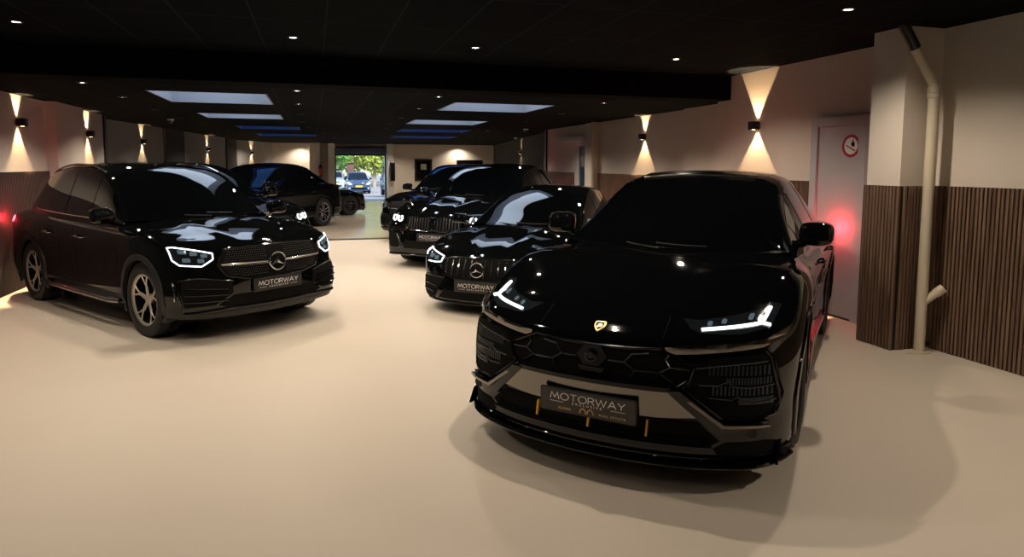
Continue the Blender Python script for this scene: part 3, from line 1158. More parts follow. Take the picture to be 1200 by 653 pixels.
def spec_coupe():
    """low four-door coupe"""
    wb = 2.75
    prof = [(-.18, .46, .84, .97), (-.03, .46, .95, .96), (.0, .46, .98, .96), (-.01, .46, .985, .955), (-.03, .44, .995, .965), (-.075, .42, 1.0, .98), (-.13, .40, .965, .985), (-.24, .38, .86, 1.0)]
    side = [(.14, .15, .17, .18, .2), (.15, .16, .19, .19, .21), (.24, .25, .30, .28, .32), (.36, .38, .44, .43, .46), (.50, .53, .58, .58, .60), (.61, .65, .71, .73, .76), (.675, .73, .81, .83, .87), (.715, .77, .86, .90, .93)]
    rear = [(.12, .25, .25, .25), (.04, .25, .27, .27), (.0, .25, .4, .4), (.0, .25, .52, .52), (.02, .25, .66, .66), (.04, .25, .80, .8), (.08, .25, .9, .92), (.14, .25, .95, .98)]
    S = dict(wb=wb, R=.335, Ra=.365, lines=lines(.95, 1.0, wb, .925, prof, side, rear))
    S['hood'] = [(.71, .715), (.4, .81), (0, .885), (-.45, .945), (-.9, .97), (-2.5, .97), (-3.3, .98), (-3.6, .97)]

    def bulge(x, y, ye):
        a = np.abs(y)
        r = .26 + (.7 - x) * .14
        f = np.clip((x + .45) / .3, 0, 1) * np.clip((.68 - x) / .3, 0, 1)
        return f * .02 * np.exp(-((a - r) / .065) ** 2)
    S['bulge'] = bulge
    S['green'] = dict(
        C=[(-.42, .935), (-.76, 1.085), (-1.10, 1.255), (-1.46, 1.385), (-2.0, 1.45), (-2.7, 1.39), (-3.25, 1.17), (-3.6, .98)],
        R=[(-.72, .775, .93), (-1.0, .72, 1.07), (-1.28, .67, 1.205), (-1.58, .63, 1.325), (-2.05, .61, 1.385), (-2.65, .585, 1.315), (-3.15, .54, 1.10), (-3.5, .55, .96)],
        B=[(.82, .89), (.83, .905), (.835, .915), (.84, .925), (.84, .93), (.82, .94), (.76, .95), (.66, .95)])
    return S


def spec_sportsuv():
    """large SUV with a sloping roof"""
    wb = 2.975
    bx = ((.30, .60, .88, .985), (.04, .16, .44, 1.0))
    prof = [(-.16, .36, .86, .97, *bx), (-.03, .32, .975, .96, *bx), (.0, .32, .99, .96, *bx), (.0, .32, .99, .955, *bx), (-.02, .34, .995, .965, *bx), (-.05, .36, 1.0, .98), (-.09, .37, .97, .985), (-.2, .36, .86, 1.0)]
    side = [(.2, .22, .26, .27, .28), (.21, .23, .28, .28, .30), (.34, .35, .40, .38, .42), (.48, .49, .56, .56, .58), (.65, .66, .74, .74, .78), (.80, .82, .90, .92, .96), (.885, .92, 1.01, 1.03, 1.07), (.935, .97, 1.06, 1.09, 1.13)]
    rear = [(.12, .25, .3, .3), (.04, .25, .32, .32), (.0, .25, .45, .45), (.0, .25, .6, .6), (.02, .25, .8, .8), (.04, .25, .97, .97), (.08, .25, 1.08, 1.1), (.14, .25, 1.13, 1.16)]
    S = dict(wb=wb, R=.385, Ra=.425, lines=lines(.90, 1.06, wb, 1.02, prof, side, rear))
    S['hood'] = [(.70, .935), (.4, 1.025), (0, 1.09), (-.38, 1.135), (-.9, 1.16), (-2.5, 1.17), (-3.5, 1.17), (-3.9, 1.16)]

    def bulge(x, y, ye):
        a = np.abs(y)
        r = .26 + (.7 - x) * .16
        f = np.clip((x + .4) / .3, 0, 1) * np.clip((.72 - x) / .3, 0, 1)
        return f * .022 * np.exp(-((a - r) / .07) ** 2)
    S['bulge'] = bulge
    S['green'] = dict(
        C=[(-.36, 1.125), (-.66, 1.295), (-.96, 1.485), (-1.28, 1.635), (-1.9, 1.725), (-2.65, 1.67), (-3.3, 1.48), (-3.86, 1.17)],
        R=[(-.64, .81, 1.12), (-.89, .775, 1.28), (-1.12, .735, 1.44), (-1.38, .70, 1.565), (-1.95, .67, 1.65), (-2.65, .635, 1.60), (-3.25, .57, 1.38), (-3.78, .62, 1.14)],
        B=[(.86, 1.085), (.87, 1.10), (.875, 1.105), (.88, 1.11), (.88, 1.12), (.865, 1.14), (.80, 1.15), (.70, 1.12)])
    return S


def windows(car, root, rows=((.95, 2.0, 3.02), (2.08, 3.3, None), (3.38, 4.9, None), (4.97, 5.7, None)), trim=None, v=(1.12, 2.86), ws=(.10, 2.93), rear=(6.05, 6.85)):
    mb = MB()
    car.patch(mb, ws, (3.55, 6), 18, 12, off=.003, full=True)
    mb.build('windshield', M['glass'], root, smooth=40)
    for a, b, *_ in rows:
        for sg in (1, -1):
            q = MB()
            car.patch(q, (a, b), v, 12, 8, off=.003, both=False)
            if sg < 0:
                q.v = [(p[0], -p[1], p[2]) for p in q.v]
            q.build('side_window', M['glass'], root, smooth=40)
    r = MB()
    car.patch(r, rear, (3.6, 6), 10, 10, off=.003, full=True)
    r.build('rear_window', M['glass'], root, smooth=40)
    if trim:
        for sg in (1, -1):
            t = MB()
            car.gline(t, [(1.0, 1.06), (5.6, 1.06)], .008, .003, both=False)
            if sg < 0:
                t.v = [(p[0], -p[1], p[2]) for p in t.v]
            t.build('window_trim', M[trim], root)
    # wiper arms at the foot of the windscreen
    for y0, y1 in ((.55, -.05), (-.02, -.62)):
        w = MB()
        pts = []
        for k in range(9):
            y = y0 + (y1 - y0) * k / 8
            h, nrm, d = car.ray('f', y, 0)
            u = .06 + .16 * k / 8
            g = car.gsurf.at(u, 6 - 2.3 * min(1, abs(y) / .72))
            pts.append((g[0] + .012, y, g[2] + .012))
        w.tube(pts, .007, 6)
        w.build('wiper', M['plastic'], root)


def mirror(root, x, y, z, s=1.0, w=.115, h=.085, stalk=.10):
    for sg in (1, -1):
        b = superell(MB(), (x, sg * y, z), .085 * s, w * s, h * s, .55, .6, rot=sg * -.12, shear=-.18)
        o = b.build('side_mirror', M['paint'], root, smooth=60)
        c = superell(MB(), (x - .075 * s, sg * y, z + .004), .012, w * .86 * s, h * .8 * s, .4, .5, shear=-.18)
        c.build('mirror_glass', M['glass'], o, smooth=40)
        st = MB()
        st.tube([(x - .01, sg * (y - w * .6), z - h * .8 * s), (x - .02, sg * (y - w * s - stalk * .5), z - h * 1.05 * s), (x - .03, sg * (y - w * s - stalk), z - h * 1.05 * s)], [.03, .028, .034], 8)
        st.build('mirror_foot', M['gloss'], o)
        ln = MB()
        ln.tube([(x + .055 * s, sg * (y + w * .75 * s), z - .055 * s), (x + .078 * s, sg * y, z - .06 * s), (x + .06 * s, sg * (y - w * .8 * s), z - .055 * s)], .006, 6)
        ln.build('mirror_indicator', M['gloss'], o)


def wheels(car, root, style, rim_m, cap_m, w=.26, rr=.245, y=None):
    S = car.S
    W = S['lines'][3]['W'] if y is None else y
    proto = None
    for x in (0.0, -S['wb']):
        for sg in (1, -1):
            t = make_wheel(root, (x, sg * (W - w / 2 - .012), S['R']), sg, S['R'], w, rr, style, rim_m, cap_m, proto)
            proto = proto or t
    for x in (0.0, -S['wb']):
        for sg in (1, -1):
            b = MB()
            Ra = S['Ra']
            n = 30
            inner, outer = [], []
            for k in range(n + 1):
                a = math.radians(-35 + 250 * k / n)
                px, pz = x + Ra * math.cos(a), S['R'] + Ra * math.sin(a)
                h = car.bvh_low.ray_cast(Vector((px, sg * 3, pz)), Vector((0, -sg, 0)))[0]
                yy = abs(h.y) - .004 if h else W * .9
                outer.append((px, sg * yy, pz))
                inner.append((px, sg * .42, pz))
            b.grid([outer, inner])
            b.f.append(tuple(range(n + 1, 2 * n + 2)))
            b.build('wheel_well', M['matte'], root, smooth=None)


def arch_trim(car, root, m, wid=.05, off=.008):
    S = car.S
    for x in (0.0, -S['wb']):
        for ax, sg in (('l', 1), ('R', -1)):
            b = MB()
            Ra = S['Ra'] + .001
            rows = []
            for k in range(41):
                a = math.radians(-22 + 224 * k / 40)
                row = []
                for r, o in ((Ra - .004, -.03), (Ra - .004, off), (Ra + wid * .5, off * 1.25), (Ra + wid, off), (Ra + wid + .004, -.012)):
                    px, pz = x + r * math.cos(a), S['R'] + r * math.sin(a)
                    h = car.bvh_low.ray_cast(Vector((px, sg * 3, pz)), Vector((0, -sg, 0)))[0]
                    if h is None:
                        h = car.bvh_low.find_nearest(Vector((px, sg * 1.0, pz)))[0]
                    row.append((px, h.y + sg * o, pz))
                rows.append(row)
            b.grid(rows)
            b.build('wheel_arch', m, root, smooth=50)


def handles(car, root, xs, z, m):
    for x in xs:
        for ax, sg in (('l', 1), ('R', -1)):
            b = MB()
            h, nrm, d = car.ray(ax, x, z)
            y = h.y
            b.tube([(x + .09, y - sg * .004, z - .006), (x + .075, y + sg * .028, z - .003), (x, y + sg * .036, z), (x - .075, y + sg * .028, z + .002), (x - .09, y - sg * .004, z + .002)], [.008, .013, .014, .013, .008], 8)
            b.build('door_handle', m, root)


def seams(car, root, xs, z0, z1):
    for ax in 'lR':
        for x in xs:
            b = MB()
            car.line(b, ax, [(x, z0), (x + .01, (z0 + z1) / 2), (x, z1)], .003, off=-.0012, seg=5)
            b.build('door_seam', M['matte'], root)


# ------------------------------------------------------------------ the cars
def rear_end(car, root, z, plate=True, glow=None):
    """tail lamps round the rear corners, a rear bumper insert and two exhausts"""
    S = car.S
    W = S['lines'][5]['W']
    for sg in (1, -1):
        b = MB()
        car.panel(b, 'r', [(sg * p[0], p[1]) for p in [(.42, z - .05), (.60, z - .06), (W * .93, z - .05), (W * .93, z + .06), (.6, z + .05), (.42, z + .02)]], .008, .05)
        o = b.build('tail_lamp', M['tail'], root, smooth=40)
        if glow:
            d = bpy.data.lights.get('tail_glow_data')
            if d is None:
                d = bpy.data.lights.new('tail_glow_data', 'POINT')
                d.energy = glow
                d.color = (1.0, 0.03, 0.05)
                d.shadow_soft_size = .05
            l = bpy.data.objects.new('tail_glow', d)
            C.objects.link(l)
            l.parent = o
            h, nrm, dd = car.ray('r', sg * W * .93, z)
            l.location = Vector((h.x + .02, sg * (W * .93 + .03), z + .08))
    b = MB()
    car.panel(b, 'r', [(-.6, z - .5), (.6, z - .5), (.55, z - .32), (-.55, z - .32)], .006, .06)
    b.build('rear_diffuser', M['plastic'], root, smooth=40)
    for sg in (1, -1):
        h, nrm, d = car.ray('r', sg * .58, z - .52)
        MB().lathe([(.03, .06), (.045, .06), (.048, -.03), (.04, -.03), (.036, .05)], 20, 'x', (h.x - .0, sg * .58, z - .5)).build('exhaust_tip', M['chrome'], root)


def hexring(car, mb, pts, r, off=.004, mirror=True):
    car.line(mb, 'f', pts, r, off, mirror=mirror, seg=6)


def make_supersuv(label, loc, yaw, sc):
    car = Car(spec_supersuv())
    root = thing('car', label, 'car', loc, yaw, None, sc)
    car.body_mesh('body', M['paint'], root)
    windows(car, root, rows=((1.25, 2.75), (2.9, 4.2), (4.3, 5.3)))
    mirror(root, -.80, .97, 1.215, 1.0, w=.11, h=.082, stalk=.05)
    wheels(car, root, 'turbine', M['rimdark'], M['gloss'], w=.29, rr=.285)
    arch_trim(car, root, M['gloss'], .045, .010)
    handles(car, root, (-1.55, -2.5), .93, M['paint'])
    seams(car, root, (-.55, -1.75, -2.7), .34, .98)
    rear_end(car, root, .93, glow=5.5)
    DETAIL['supersuv'](car, root)
    return car, root


def make_suv(label, loc, yaw, sc):
    car = Car(spec_suv())
    root = thing('car', label, 'car', loc, yaw, None, sc)
    car.body_mesh('body', M['paint'], root)
    windows(car, root, rows=((1.0, 2.95), (3.05, 4.15), (4.22, 5.35)), trim='chrome')
    mirror(root, -.62, 1.00, 1.165, .95, w=.115, h=.085, stalk=.08)
    wheels(car, root, 'y5', M['silver'], M['silver'], w=.24, rr=.262)
    arch_trim(car, root, M['plastic'], .05, .010)
    handles(car, root, (-1.42, -2.28), .90, M['chrome'])
    seams(car, root, (-.52, -1.6, -2.5), .36, 1.03)
    rear_end(car, root, .92, glow=5.5)
    for sg in (1, -1):
        b = MB()
        pts = []
        for k in range(17):
            u = 3.05 + 2.75 * k / 16
            p = car.gsurf.at(u, 3.35)
            lift = .030 * min(1, 4 * min(k / 16, 1 - k / 16)) - .004
            pts.append((p[0], sg * p[1], p[2] + lift))
        b.tube(pts, .013, 8)
        b.build('roof_rail', M['chrome'], root)
    DETAIL['suv'](car, root)
    return car, root


def make_coupe(label, loc, yaw, sc):
    car = Car(spec_coupe())
    root = thing('car', label, 'car', loc, yaw, None, sc)
    car.body_mesh('body', M['paint'], root)
    windows(car, root, rows=((1.1, 2.95), (3.05, 4.2), (4.28, 5.0)), trim='chrome')
    mirror(root, -.66, .98, 1.0, .9, w=.11, h=.075, stalk=.08)
    wheels(car, root, 'double5', M['rimdark'], M['gloss'], w=.25, rr=.24)
    handles(car, root, (-1.5, -2.4), .76, M['chrome'])
    seams(car, root, (-.55, -1.65, -2.6), .3, .86)
    rear_end(car, root, .78)
    DETAIL['coupe'](car, root)
    return car, root


def make_sportsuv(label, loc, yaw, sc):
    car = Car(spec_sportsuv())
    root = thing('car', label, 'car', loc, yaw, None, sc)
    car.body_mesh('body', M['paint'], root)
    windows(car, root, rows=((1.0, 2.95), (3.05, 4.15), (4.25, 5.2)))
    mirror(root, -.66, 1.05, 1.19, 1.0, w=.12, h=.085, stalk=.08)
    wheels(car, root, 'double5', M['rimgrey'], M['gloss'], w=.27, rr=.27)
    arch_trim(car, root, M['gloss'], .04, .008)
    handles(car, root, (-1.5, -2.45), .96, M['gloss'])
    seams(car, root, (-.55, -1.7, -2.65), .36, 1.04)
    rear_end(car, root, .98)
    DETAIL['sportsuv'](car, root)
    return car, root


DETAIL = {}


def sub(o, mb, name, m, smooth=40):
    return mb.build(name, M[m] if isinstance(m, str) else m, o, smooth=smooth)


def lamp(car, root, poly, drl, lenses, off=.004, drl_r=.009, drl_m='drl', close=False, cell=.045, lens_size=(.035, .022)):
    """a pair of headlights: clear cover, light strip and projector lenses"""
    for sg in (1, -1):
        mir = lambda P: [(sg * p[0], p[1]) for p in P]
        b = car.panel(MB(), 'f', mir(poly), off, cell)
        o = b.build('headlight', M['lamp_glass'], root, smooth=50)
        for seg in drl:
            s = car.line(MB(), 'f', mir(seg), drl_r, off + .003, step=.02)
            sub(o, s, 'light_strip', drl_m)
        for c in lenses:
            q = car.panel(MB(), 'f', mir(rounded(c[0], c[1], lens_size[0] * 2, lens_size[1] * 2, .008, 3)), off + .003, .05, skirt=.004)
            sub(o, q, 'projector_lens', 'lens')


def detail_supersuv(car, root):
    lamp(car, root, [(.42, .859), (.50, .856), (.752, .890), (.808, .919), (.873, .912), (.850, .842), (.82, .831), (.715, .811), (.53, .808), (.472, .825)],
         [[(.53, .821), (.66, .834), (.800, .850), (.842, .840)], [(.803, .850), (.820, .897)]],
         [(.56, .846), (.625, .856), (.745, .873)], drl_r=.0095, lens_size=(.013, .008))
    # wide centre grille with honeycomb frames
    G = [(0, .715), (.19, .719), (.355, .730), (.52, .659), (.503, .591), (.455, .556), (0, .556)]
    full = G + [(-p[0], p[1]) for p in G[-2:0:-1]]
    g = sub(root, car.panel(MB(), 'f', full, .003, .06), 'grille', 'matte')
    b = MB()
    car.line(b, 'f', [(0, .721), (.19, .725), (.36, .736)], .0075, .004, mirror=True)
    car.line(b, 'f', [(.36, .736), (.523, .659), (.503, .591), (.455, .553)], .010, .006, mirror=True)
    sub(root, b, 'grille_surround', 'gloss')
    for sg in (1, -1):
      h = MB()
      for pts in ([(.09, .655), (.18, .655), (.235, .618), (.36, .618), (.43, .575)], [(.235, .618), (.215, .578)], [(.18, .655), (.215, .70)],
                [(.36, .618), (.41, .65), (.505, .645)], [(.41, .65), (.385, .685), (.40, .708)], [(.215, .700), (.30, .71)]):
        car.line(h, 'f', [(sg * p[0], p[1]) for p in pts], .0048, .007)
      sub(g, h, 'honeycomb_frame', 'rimdark')
    # camera puck in its hexagon
    hx = [(.085 * math.cos(math.radians(a)) * 1.0, .668 + .058 * math.sin(math.radians(a))) for a in range(0, 360, 60)]
    p = sub(root, car.panel(MB(), 'f', hx, .016, .08, skirt=.03), 'camera_housing', 'plastic', 30)
    r, nrm, d = car.ray('f', 0, .674)
    MB().lathe([(.0005, .030), (.018, .030), (.026, .024), (.030, .026), (.036, .024), (.036, .0)], 28, 'x', (r.x, 0, .674)).build('camera_ring', M['gloss'], p, smooth=30)
    q = car.panel(MB(), 'f', [(-.075, .61), (.075, .61), (.058, .585), (-.058, .585)], .014, .06)
    sub(p, q, 'sensor_cover', 'plastic')
    # body-colour blade between bonnet and intakes
    for sg in (1, -1):
        b = MB()
        car.panel(b, 'f', [(sg * p[0], p[1]) for p in [(.375, .740), (.52, .752), (.66, .766), (.83, .788), (.926, .826), (.90, .788), (.83, .757), (.66, .735), (.50, .719), (.40, .712)]], lambda a, b: .006 + .022 * np.clip((b - (.712 + .12 * max(0, abs(a) - .5))) / .03, 0, 1), .03)
        sub(root, b, 'bumper_blade', 'graphite')
    # side intakes with fins
    I = [(.54, .665), (.60, .705), (.72, .716), (.83, .724), (.868, .705), (.893, .565), (.905, .487), (.875, .425), (.80, .412), (.687, .412), (.505, .550), (.525, .60)]
    for sg in (1, -1):
        mir = lambda P: [(sg * p[0], p[1]) for p in P]
        o = sub(root, car.panel(MB(), 'f', mir(I), .003, .05), 'side_intake', 'matte')
        f = MB()
        for row, (z0, z1, ya, yb) in enumerate(((.625, .672, .60, .86), (.580, .612, .68, .87), (.525, .570, .62, .875), (.478, .512, .74, .88))):
            n = 15
            for k in range(n):
                y = ya + (yb - ya) * k / (n - 1)
                car.panel(f, 'f', mir([(y - .0035, z0), (y + .0035, z0), (y + .0035, z1), (y - .0035, z1)]), .007, .2, skirt=.006)
        sub(o, f, 'radiator_fins', mat_fin())
        l = MB()
        for pts in ([(.535, .655), (.64, .672), (.75, .684), (.85, .692)], [(.55, .575), (.64, .575), (.685, .60), (.70, .572), (.78, .565), (.88, .575)],
                    [(.60, .512), (.70, .505), (.735, .522), (.75, .494), (.80, .488), (.89, .498)]):
            car.line(l, 'f', mir(pts), .0048, .010)
        sub(o, l, 'intake_frame', 'rimdark')
        l = MB()
        car.line(l, 'f', mir([(.84, .744), (.868, .708), (.897, .565), (.909, .487), (.885, .419), (.80, .405), (.687, .405), (.60, .472), (.49, .554)]), .010, .006)
        car.line(l, 'f', mir([(.875, .72), (.925, .52), (.90, .42)]), .007, .004)
        sub(o, l, 'intake_edge', 'gloss')
        # slanted strut running down to the lip
        s = car.panel(MB(), 'f', mir([(.40, .545), (.465, .545), (.66, .392), (.86, .392), (.89, .36), (.86, .30), (.72, .30), (.62, .335)]), lambda a, b: .010 + .05 * np.clip((b - .30) / .245, 0, 1), .04, skirt=.05)
        st = sub(root, s, 'bumper_strut', 'paint')
        s = car.panel(MB(), 'f', mir([(.455, .530), (.475, .530), (.665, .382), (.85, .382), (.85, .370), (.655, .366)]), .050, .05, skirt=.04)
        sub(st, s, 'strut_edge', 'graphite')
        sub(root, car.panel(MB(), 'f', mir([(.69, .285), (.86, .285), (.90, .27), (.89, .215), (.66, .205), (.63, .25)]), .003, .05), 'corner_intake', 'matte')
        r_, nrm, d = car.ray('f', sg * .80, .345)
        MB().lathe([(.0005, .032), (.026, .032), (.032, .028), (.032, .0)], 20, 'x', (r_.x, sg * .80, .345)).build('parking_sensor', M['plastic'], st, smooth=30)
    # cross beam carrying the plate, opening below it
    s = car.panel(MB(), 'f', [(-.42, .545), (.42, .545), (.45, .52), (.575, .41), (.36, .39), (-.36, .39), (-.575, .41), (-.45, .52)], lambda a, b: .020 + .026 * np.clip((b - .39) / .155, 0, 1), .05, skirt=.05)
    bm = sub(root, s, 'bumper_beam', 'graphite')
    s = car.panel(MB(), 'f', [(-.42, .556), (.42, .556), (.42, .536), (-.42, .536)], .052, .05, skirt=.06)
    sub(bm, s, 'beam_edge', 'gloss')
    s = car.panel(MB(), 'f', [(-.55, .385), (.55, .385), (.66, .29), (.60, .255), (-.60, .255), (-.66, .29)], .003, .06)
    lo = sub(root, s, 'lower_grille', 'matte')
    for y in (-.31, .0, .31):
        t = car.panel(MB(), 'f', [(y - .006, .290), (y + .004, .290), (y + .008, .372), (y - .002, .372)], .022, .1, skirt=.02)
        sub(lo, t, 'yellow_accent', 'yellow')
    l = MB()
    car.line(l, 'f', [(-.62, .262), (.62, .262)], .010, .016)
    car.line(l, 'f', [(-.60, .30), (.60, .30)], .005, .006)
    sub(lo, l, 'lower_bars', 'gloss')
    # splitter
    sp = MB()
    for z0, z1, ex in ((.150, .170, .03), (.205, .216, .014)):
        rows = []
        for k in range(49):
            u = 4.1 * k / 48
            p = car.low.at(u, 1.4)
            e = car.low.at(min(u + .02, 4.2), 1.4) - car.low.at(max(u - .02, 0), 1.4)
            n = np.array([e[1], -e[0], 0])
            n /= max(1e-6, np.linalg.norm(n))
            rows.append([tuple(p[:2] + n[:2] * f) + (z,) for f, z in ((-.06, z1), (ex * .8, z1), (ex, (z0 + z1) / 2), (ex * .8, z0), (-.06, z0))])
        for sg in (1, -1):
            sp.grid([[(x, sg * y, z) for x, y, z in r] for r in rows])
    for sg in (1, -1):
        r_, nrm, d = car.ray('f', sg * .86, .25)
        sp.prism([(r_.x - .25, .165), (r_.x + .01, .165), (r_.x - .05, .25), (r_.x - .25, .27)], sg * .92 - .007, sg * .92 + .007, 'y')
    sub(root, sp, 'front_splitter', 'paint', 30)
    # shield badge on the bonnet edge
    r_, nrm, d = car.ray('f', 0, .800)
    pitch = math.atan2(nrm.z, nrm.x)
    sh = [(-.030, .036), (-.026, .040), (0, .043), (.026, .040), (.030, .036), (.031, .008), (.022, -.016), (0, -.042), (-.022, -.016), (-.031, .008)]
    bd = MB().prism(sh, .0, .008, 'x').build('shield_badge', M['gold'], root, smooth=None)
    bd.location = r_
    bd.rotation_euler = (0, -pitch, 0)
    MB().prism([(p[0] * .8, p[1] * .80) for p in sh], .006, .0095, 'x').build('badge_field', M['matte'], bd, smooth=None)
    bull = [(-.017, -.014), (-.006, -.004), (-.009, .006), (-.002, .016), (.004, .014), (.008, .019), (.009, .012), (.017, .006), (.013, -.002), (.016, -.010), (.009, -.012), (.004, -.008), (-.004, -.016)]
    MB().prism(bull, .008, .0125, 'x').build('badge_figure', M['gold'], bd, smooth=None)
    h, nrm, d = car.ray('f', -.02, .42)
    licence_plate(root, h.x + .054, .414, M['plate'], w=.53, h=.118, fancy=True)
    # bonnet shut lines, side sill, side vent mark
    l = MB()
    car.line(l, 'f', [(.36, .737), (.355, .79), (.35, .86)], .0035, -.001)
    sub(root, l, 'bonnet_crease', 'matte')
    l = MB()
    car.line(l, 'f', [(-.36, .737), (-.355, .79), (-.35, .86)], .0035, -.001)
    sub(root, l, 'bonnet_crease', 'matte')
    for ax in 'lR':
        sub(root, car.panel(MB(), ax, [(-.5, .24), (-2.5, .26), (-2.5, .345), (-1.5, .33), (-.5, .345)], .022, .12), 'side_sill', 'gloss')
        sub(root, car.panel(MB(), ax, [(-.46, .80), (-.60, .80), (-.54, .62), (-.46, .62)], .006, .1), 'side_vent', 'gloss')
        s = MB()
        car.line(s, ax, [(-1.2, .58), (-2.2, .64), (-2.55, .72)], .010, .0)
        sub(root, s, 'door_crease', 'paint')
    # panoramic roof panel
    s = car.patch(MB(), (3.15, 4.9), (4.3, 6), 14, 8, off=.004, full=True)
    sub(root, s, 'roof_glass', 'glass')
    s = car.patch(MB(), (3.05, 3.4), (4.6, 6), 6, 8, off=.024, full=True)
    sub(root, s, 'roof_deflector', 'chrome')


def mat_fin():
    if 'fin' not in M:
        M['fin'] = mat('radiator_fin', (0.03, 0.038, 0.05), 0.35)
    return M['fin']


def detail_suv(car, root):
    hl = [(.60, .852), (.725, .886), (.855, .914), (.885, .908), (.880, .80), (.845, .755), (.70, .738), (.605, .798)]
    lamp(car, root, hl, [hl + [hl[0]]], [(.67, .835), (.745, .858), (.815, .875), (.70, .79), (.80, .80)], drl_r=.0062, lens_size=(.026, .018))
    G = [(0, .888), (.30, .886), (.50, .876), (.565, .745), (.50, .640), (.30, .592), (0, .588)]
    full = G + [(-p[0], p[1]) for p in G[-2:0:-1]]
    g = sub(root, car.panel(MB(), 'f', full, .003, .06), 'grille', 'matte')
    l = MB()
    car.line(l, 'f', [(0, .895), (.30, .893), (.508, .883), (.575, .745), (.505, .632), (.30, .585), (0, .58)], .007, .004, mirror=True)
    sub(root, l, 'grille_surround', 'gloss')
    st = MB()
    for i, z in enumerate(np.arange(.625, .880, .021)):
        for k in range(22):
            y = .105 + .022 * k + (.011 if i % 2 else 0)
            lim = .50 + .05 * (1 - abs(z - .745) / .13) - .02
            if y > lim or abs(z - .738) < .016 or z < .60 + max(0, (y - .28)) * .24:
                continue
            for sg in (1, -1):
                r_, nrm, d = car.ray('f', sg * y, z)
                s_ = .0042
                st.add([(r_.x + .004, sg * y - s_, z), (r_.x + .004, sg * y, z + s_), (r_.x + .004, sg * y + s_, z), (r_.x + .004, sg * y, z - s_), (r_.x + .010, sg * y, z)],
                       [(0, 1, 4), (1, 2, 4), (2, 3, 4), (3, 0, 4)])
    sub(g, st, 'grille_studs', 'rimgrey', None)['kind'] = 'stuff'
    for sg in (1, -1):
        b = MB()
        car.line(b, 'f', [(sg * .09, .738), (sg * .30, .742), (sg * .545, .745)], .0085, .012)
        car.line(b, 'f', [(sg * .09, .722), (sg * .30, .726), (sg * .545, .732)], .0035, .012)
        sub(g, b, 'grille_bar', 'chrome')
    h, nrm, d = car.ray('f', 0, .732)
    star_emblem('star_emblem', root, (h.x + .022, 0, .732), .098, M['chrome'], .05)
    h, nrm, d = car.ray('f', 0, .925)
    e = MB().lathe([(.0005, .006), (.022, .005), (.026, 0), (.026, -.01)], 24, 'x').build('bonnet_badge', M['chrome'], root, smooth=30)
    e.location = h
    e.rotation_euler = (0, -math.atan2(nrm.z, nrm.x), 0)
    h, nrm, d = car.ray('f', 0, .51)
    licence_plate(root, h.x + .022, .515, M['plate_b'], w=.53, h=.118)
    I = [(.46, .575), (.76, .622), (.85, .60), (.865, .472), (.845, .356), (.606, .366), (.45, .470)]
    for sg in (1, -1):
        mir = lambda P: [(sg * p[0], p[1]) for p in P]
        o = sub(root, car.panel(MB(), 'f', mir(I), .003, .05), 'side_intake', 'matte')
        for z0, z1, z2 in ((.40, .405, .41), (.455, .465, .475), (.51, .527, .54)):
            f = MB()
            car.line(f, 'f', mir([(.50, z0), (.68, z1), (.845, z2)]), .0105, .009, seg=6)
            sub(o, f, 'intake_fin', 'gloss')
        l = MB()
        car.line(l, 'f', mir([(.45, .585), (.76, .632), (.862, .61), (.875, .472), (.855, .345)]), .007, .004)
        sub(o, l, 'intake_edge', 'gloss')
        l = MB()
        for k in range(4):
            car.line(l, 'f', mir([(.893, .42 + .047 * k), (.895, .45 + .047 * k)]), .007, .004)
        sub(o, l, 'air_curtain', 'chrome')
    s = sub(root, car.panel(MB(), 'f', [(-.44, .45), (.44, .45), (.58, .36), (.50, .335), (-.50, .335), (-.58, .36)], .003, .06), 'lower_grille', 'matte')
    l = MB()
    car.line(l, 'f', [(-.84, .30), (-.5, .318), (0, .322), (.5, .318), (.84, .30)], .014, .010)
    sub(root, l, 'skid_strip', 'gloss')
    sub(root, car.panel(MB(), 'f', [(-.885, .335), (-.80, .285), (.80, .285), (.885, .335), (.88, .245), (-.88, .245)], .006, .05), 'front_apron', 'plastic')
    for ax in 'lR':
        sub(root, car.panel(MB(), ax, [(-.42, .275), (-2.45, .285), (-2.45, .37), (-.42, .36)], .010, .12), 'side_sill', 'plastic')
        sub(root, car.panel(MB(), ax, [(.385, .25), (.62, .25), (.62, .36), (.43, .36)], .007, .05), 'corner_cladding', 'plastic')
        b = MB()
        h, nrm, d = car.ray(ax, -1.4, .27)
        b.tube([(-.52, h.y * 1.03, .29), (-.7, h.y * 1.07, .285), (-2.2, h.y * 1.07, .29), (-2.38, h.y * 1.03, .30)], .028, 10)
        sub(root, b, 'running_board', 'chrome')


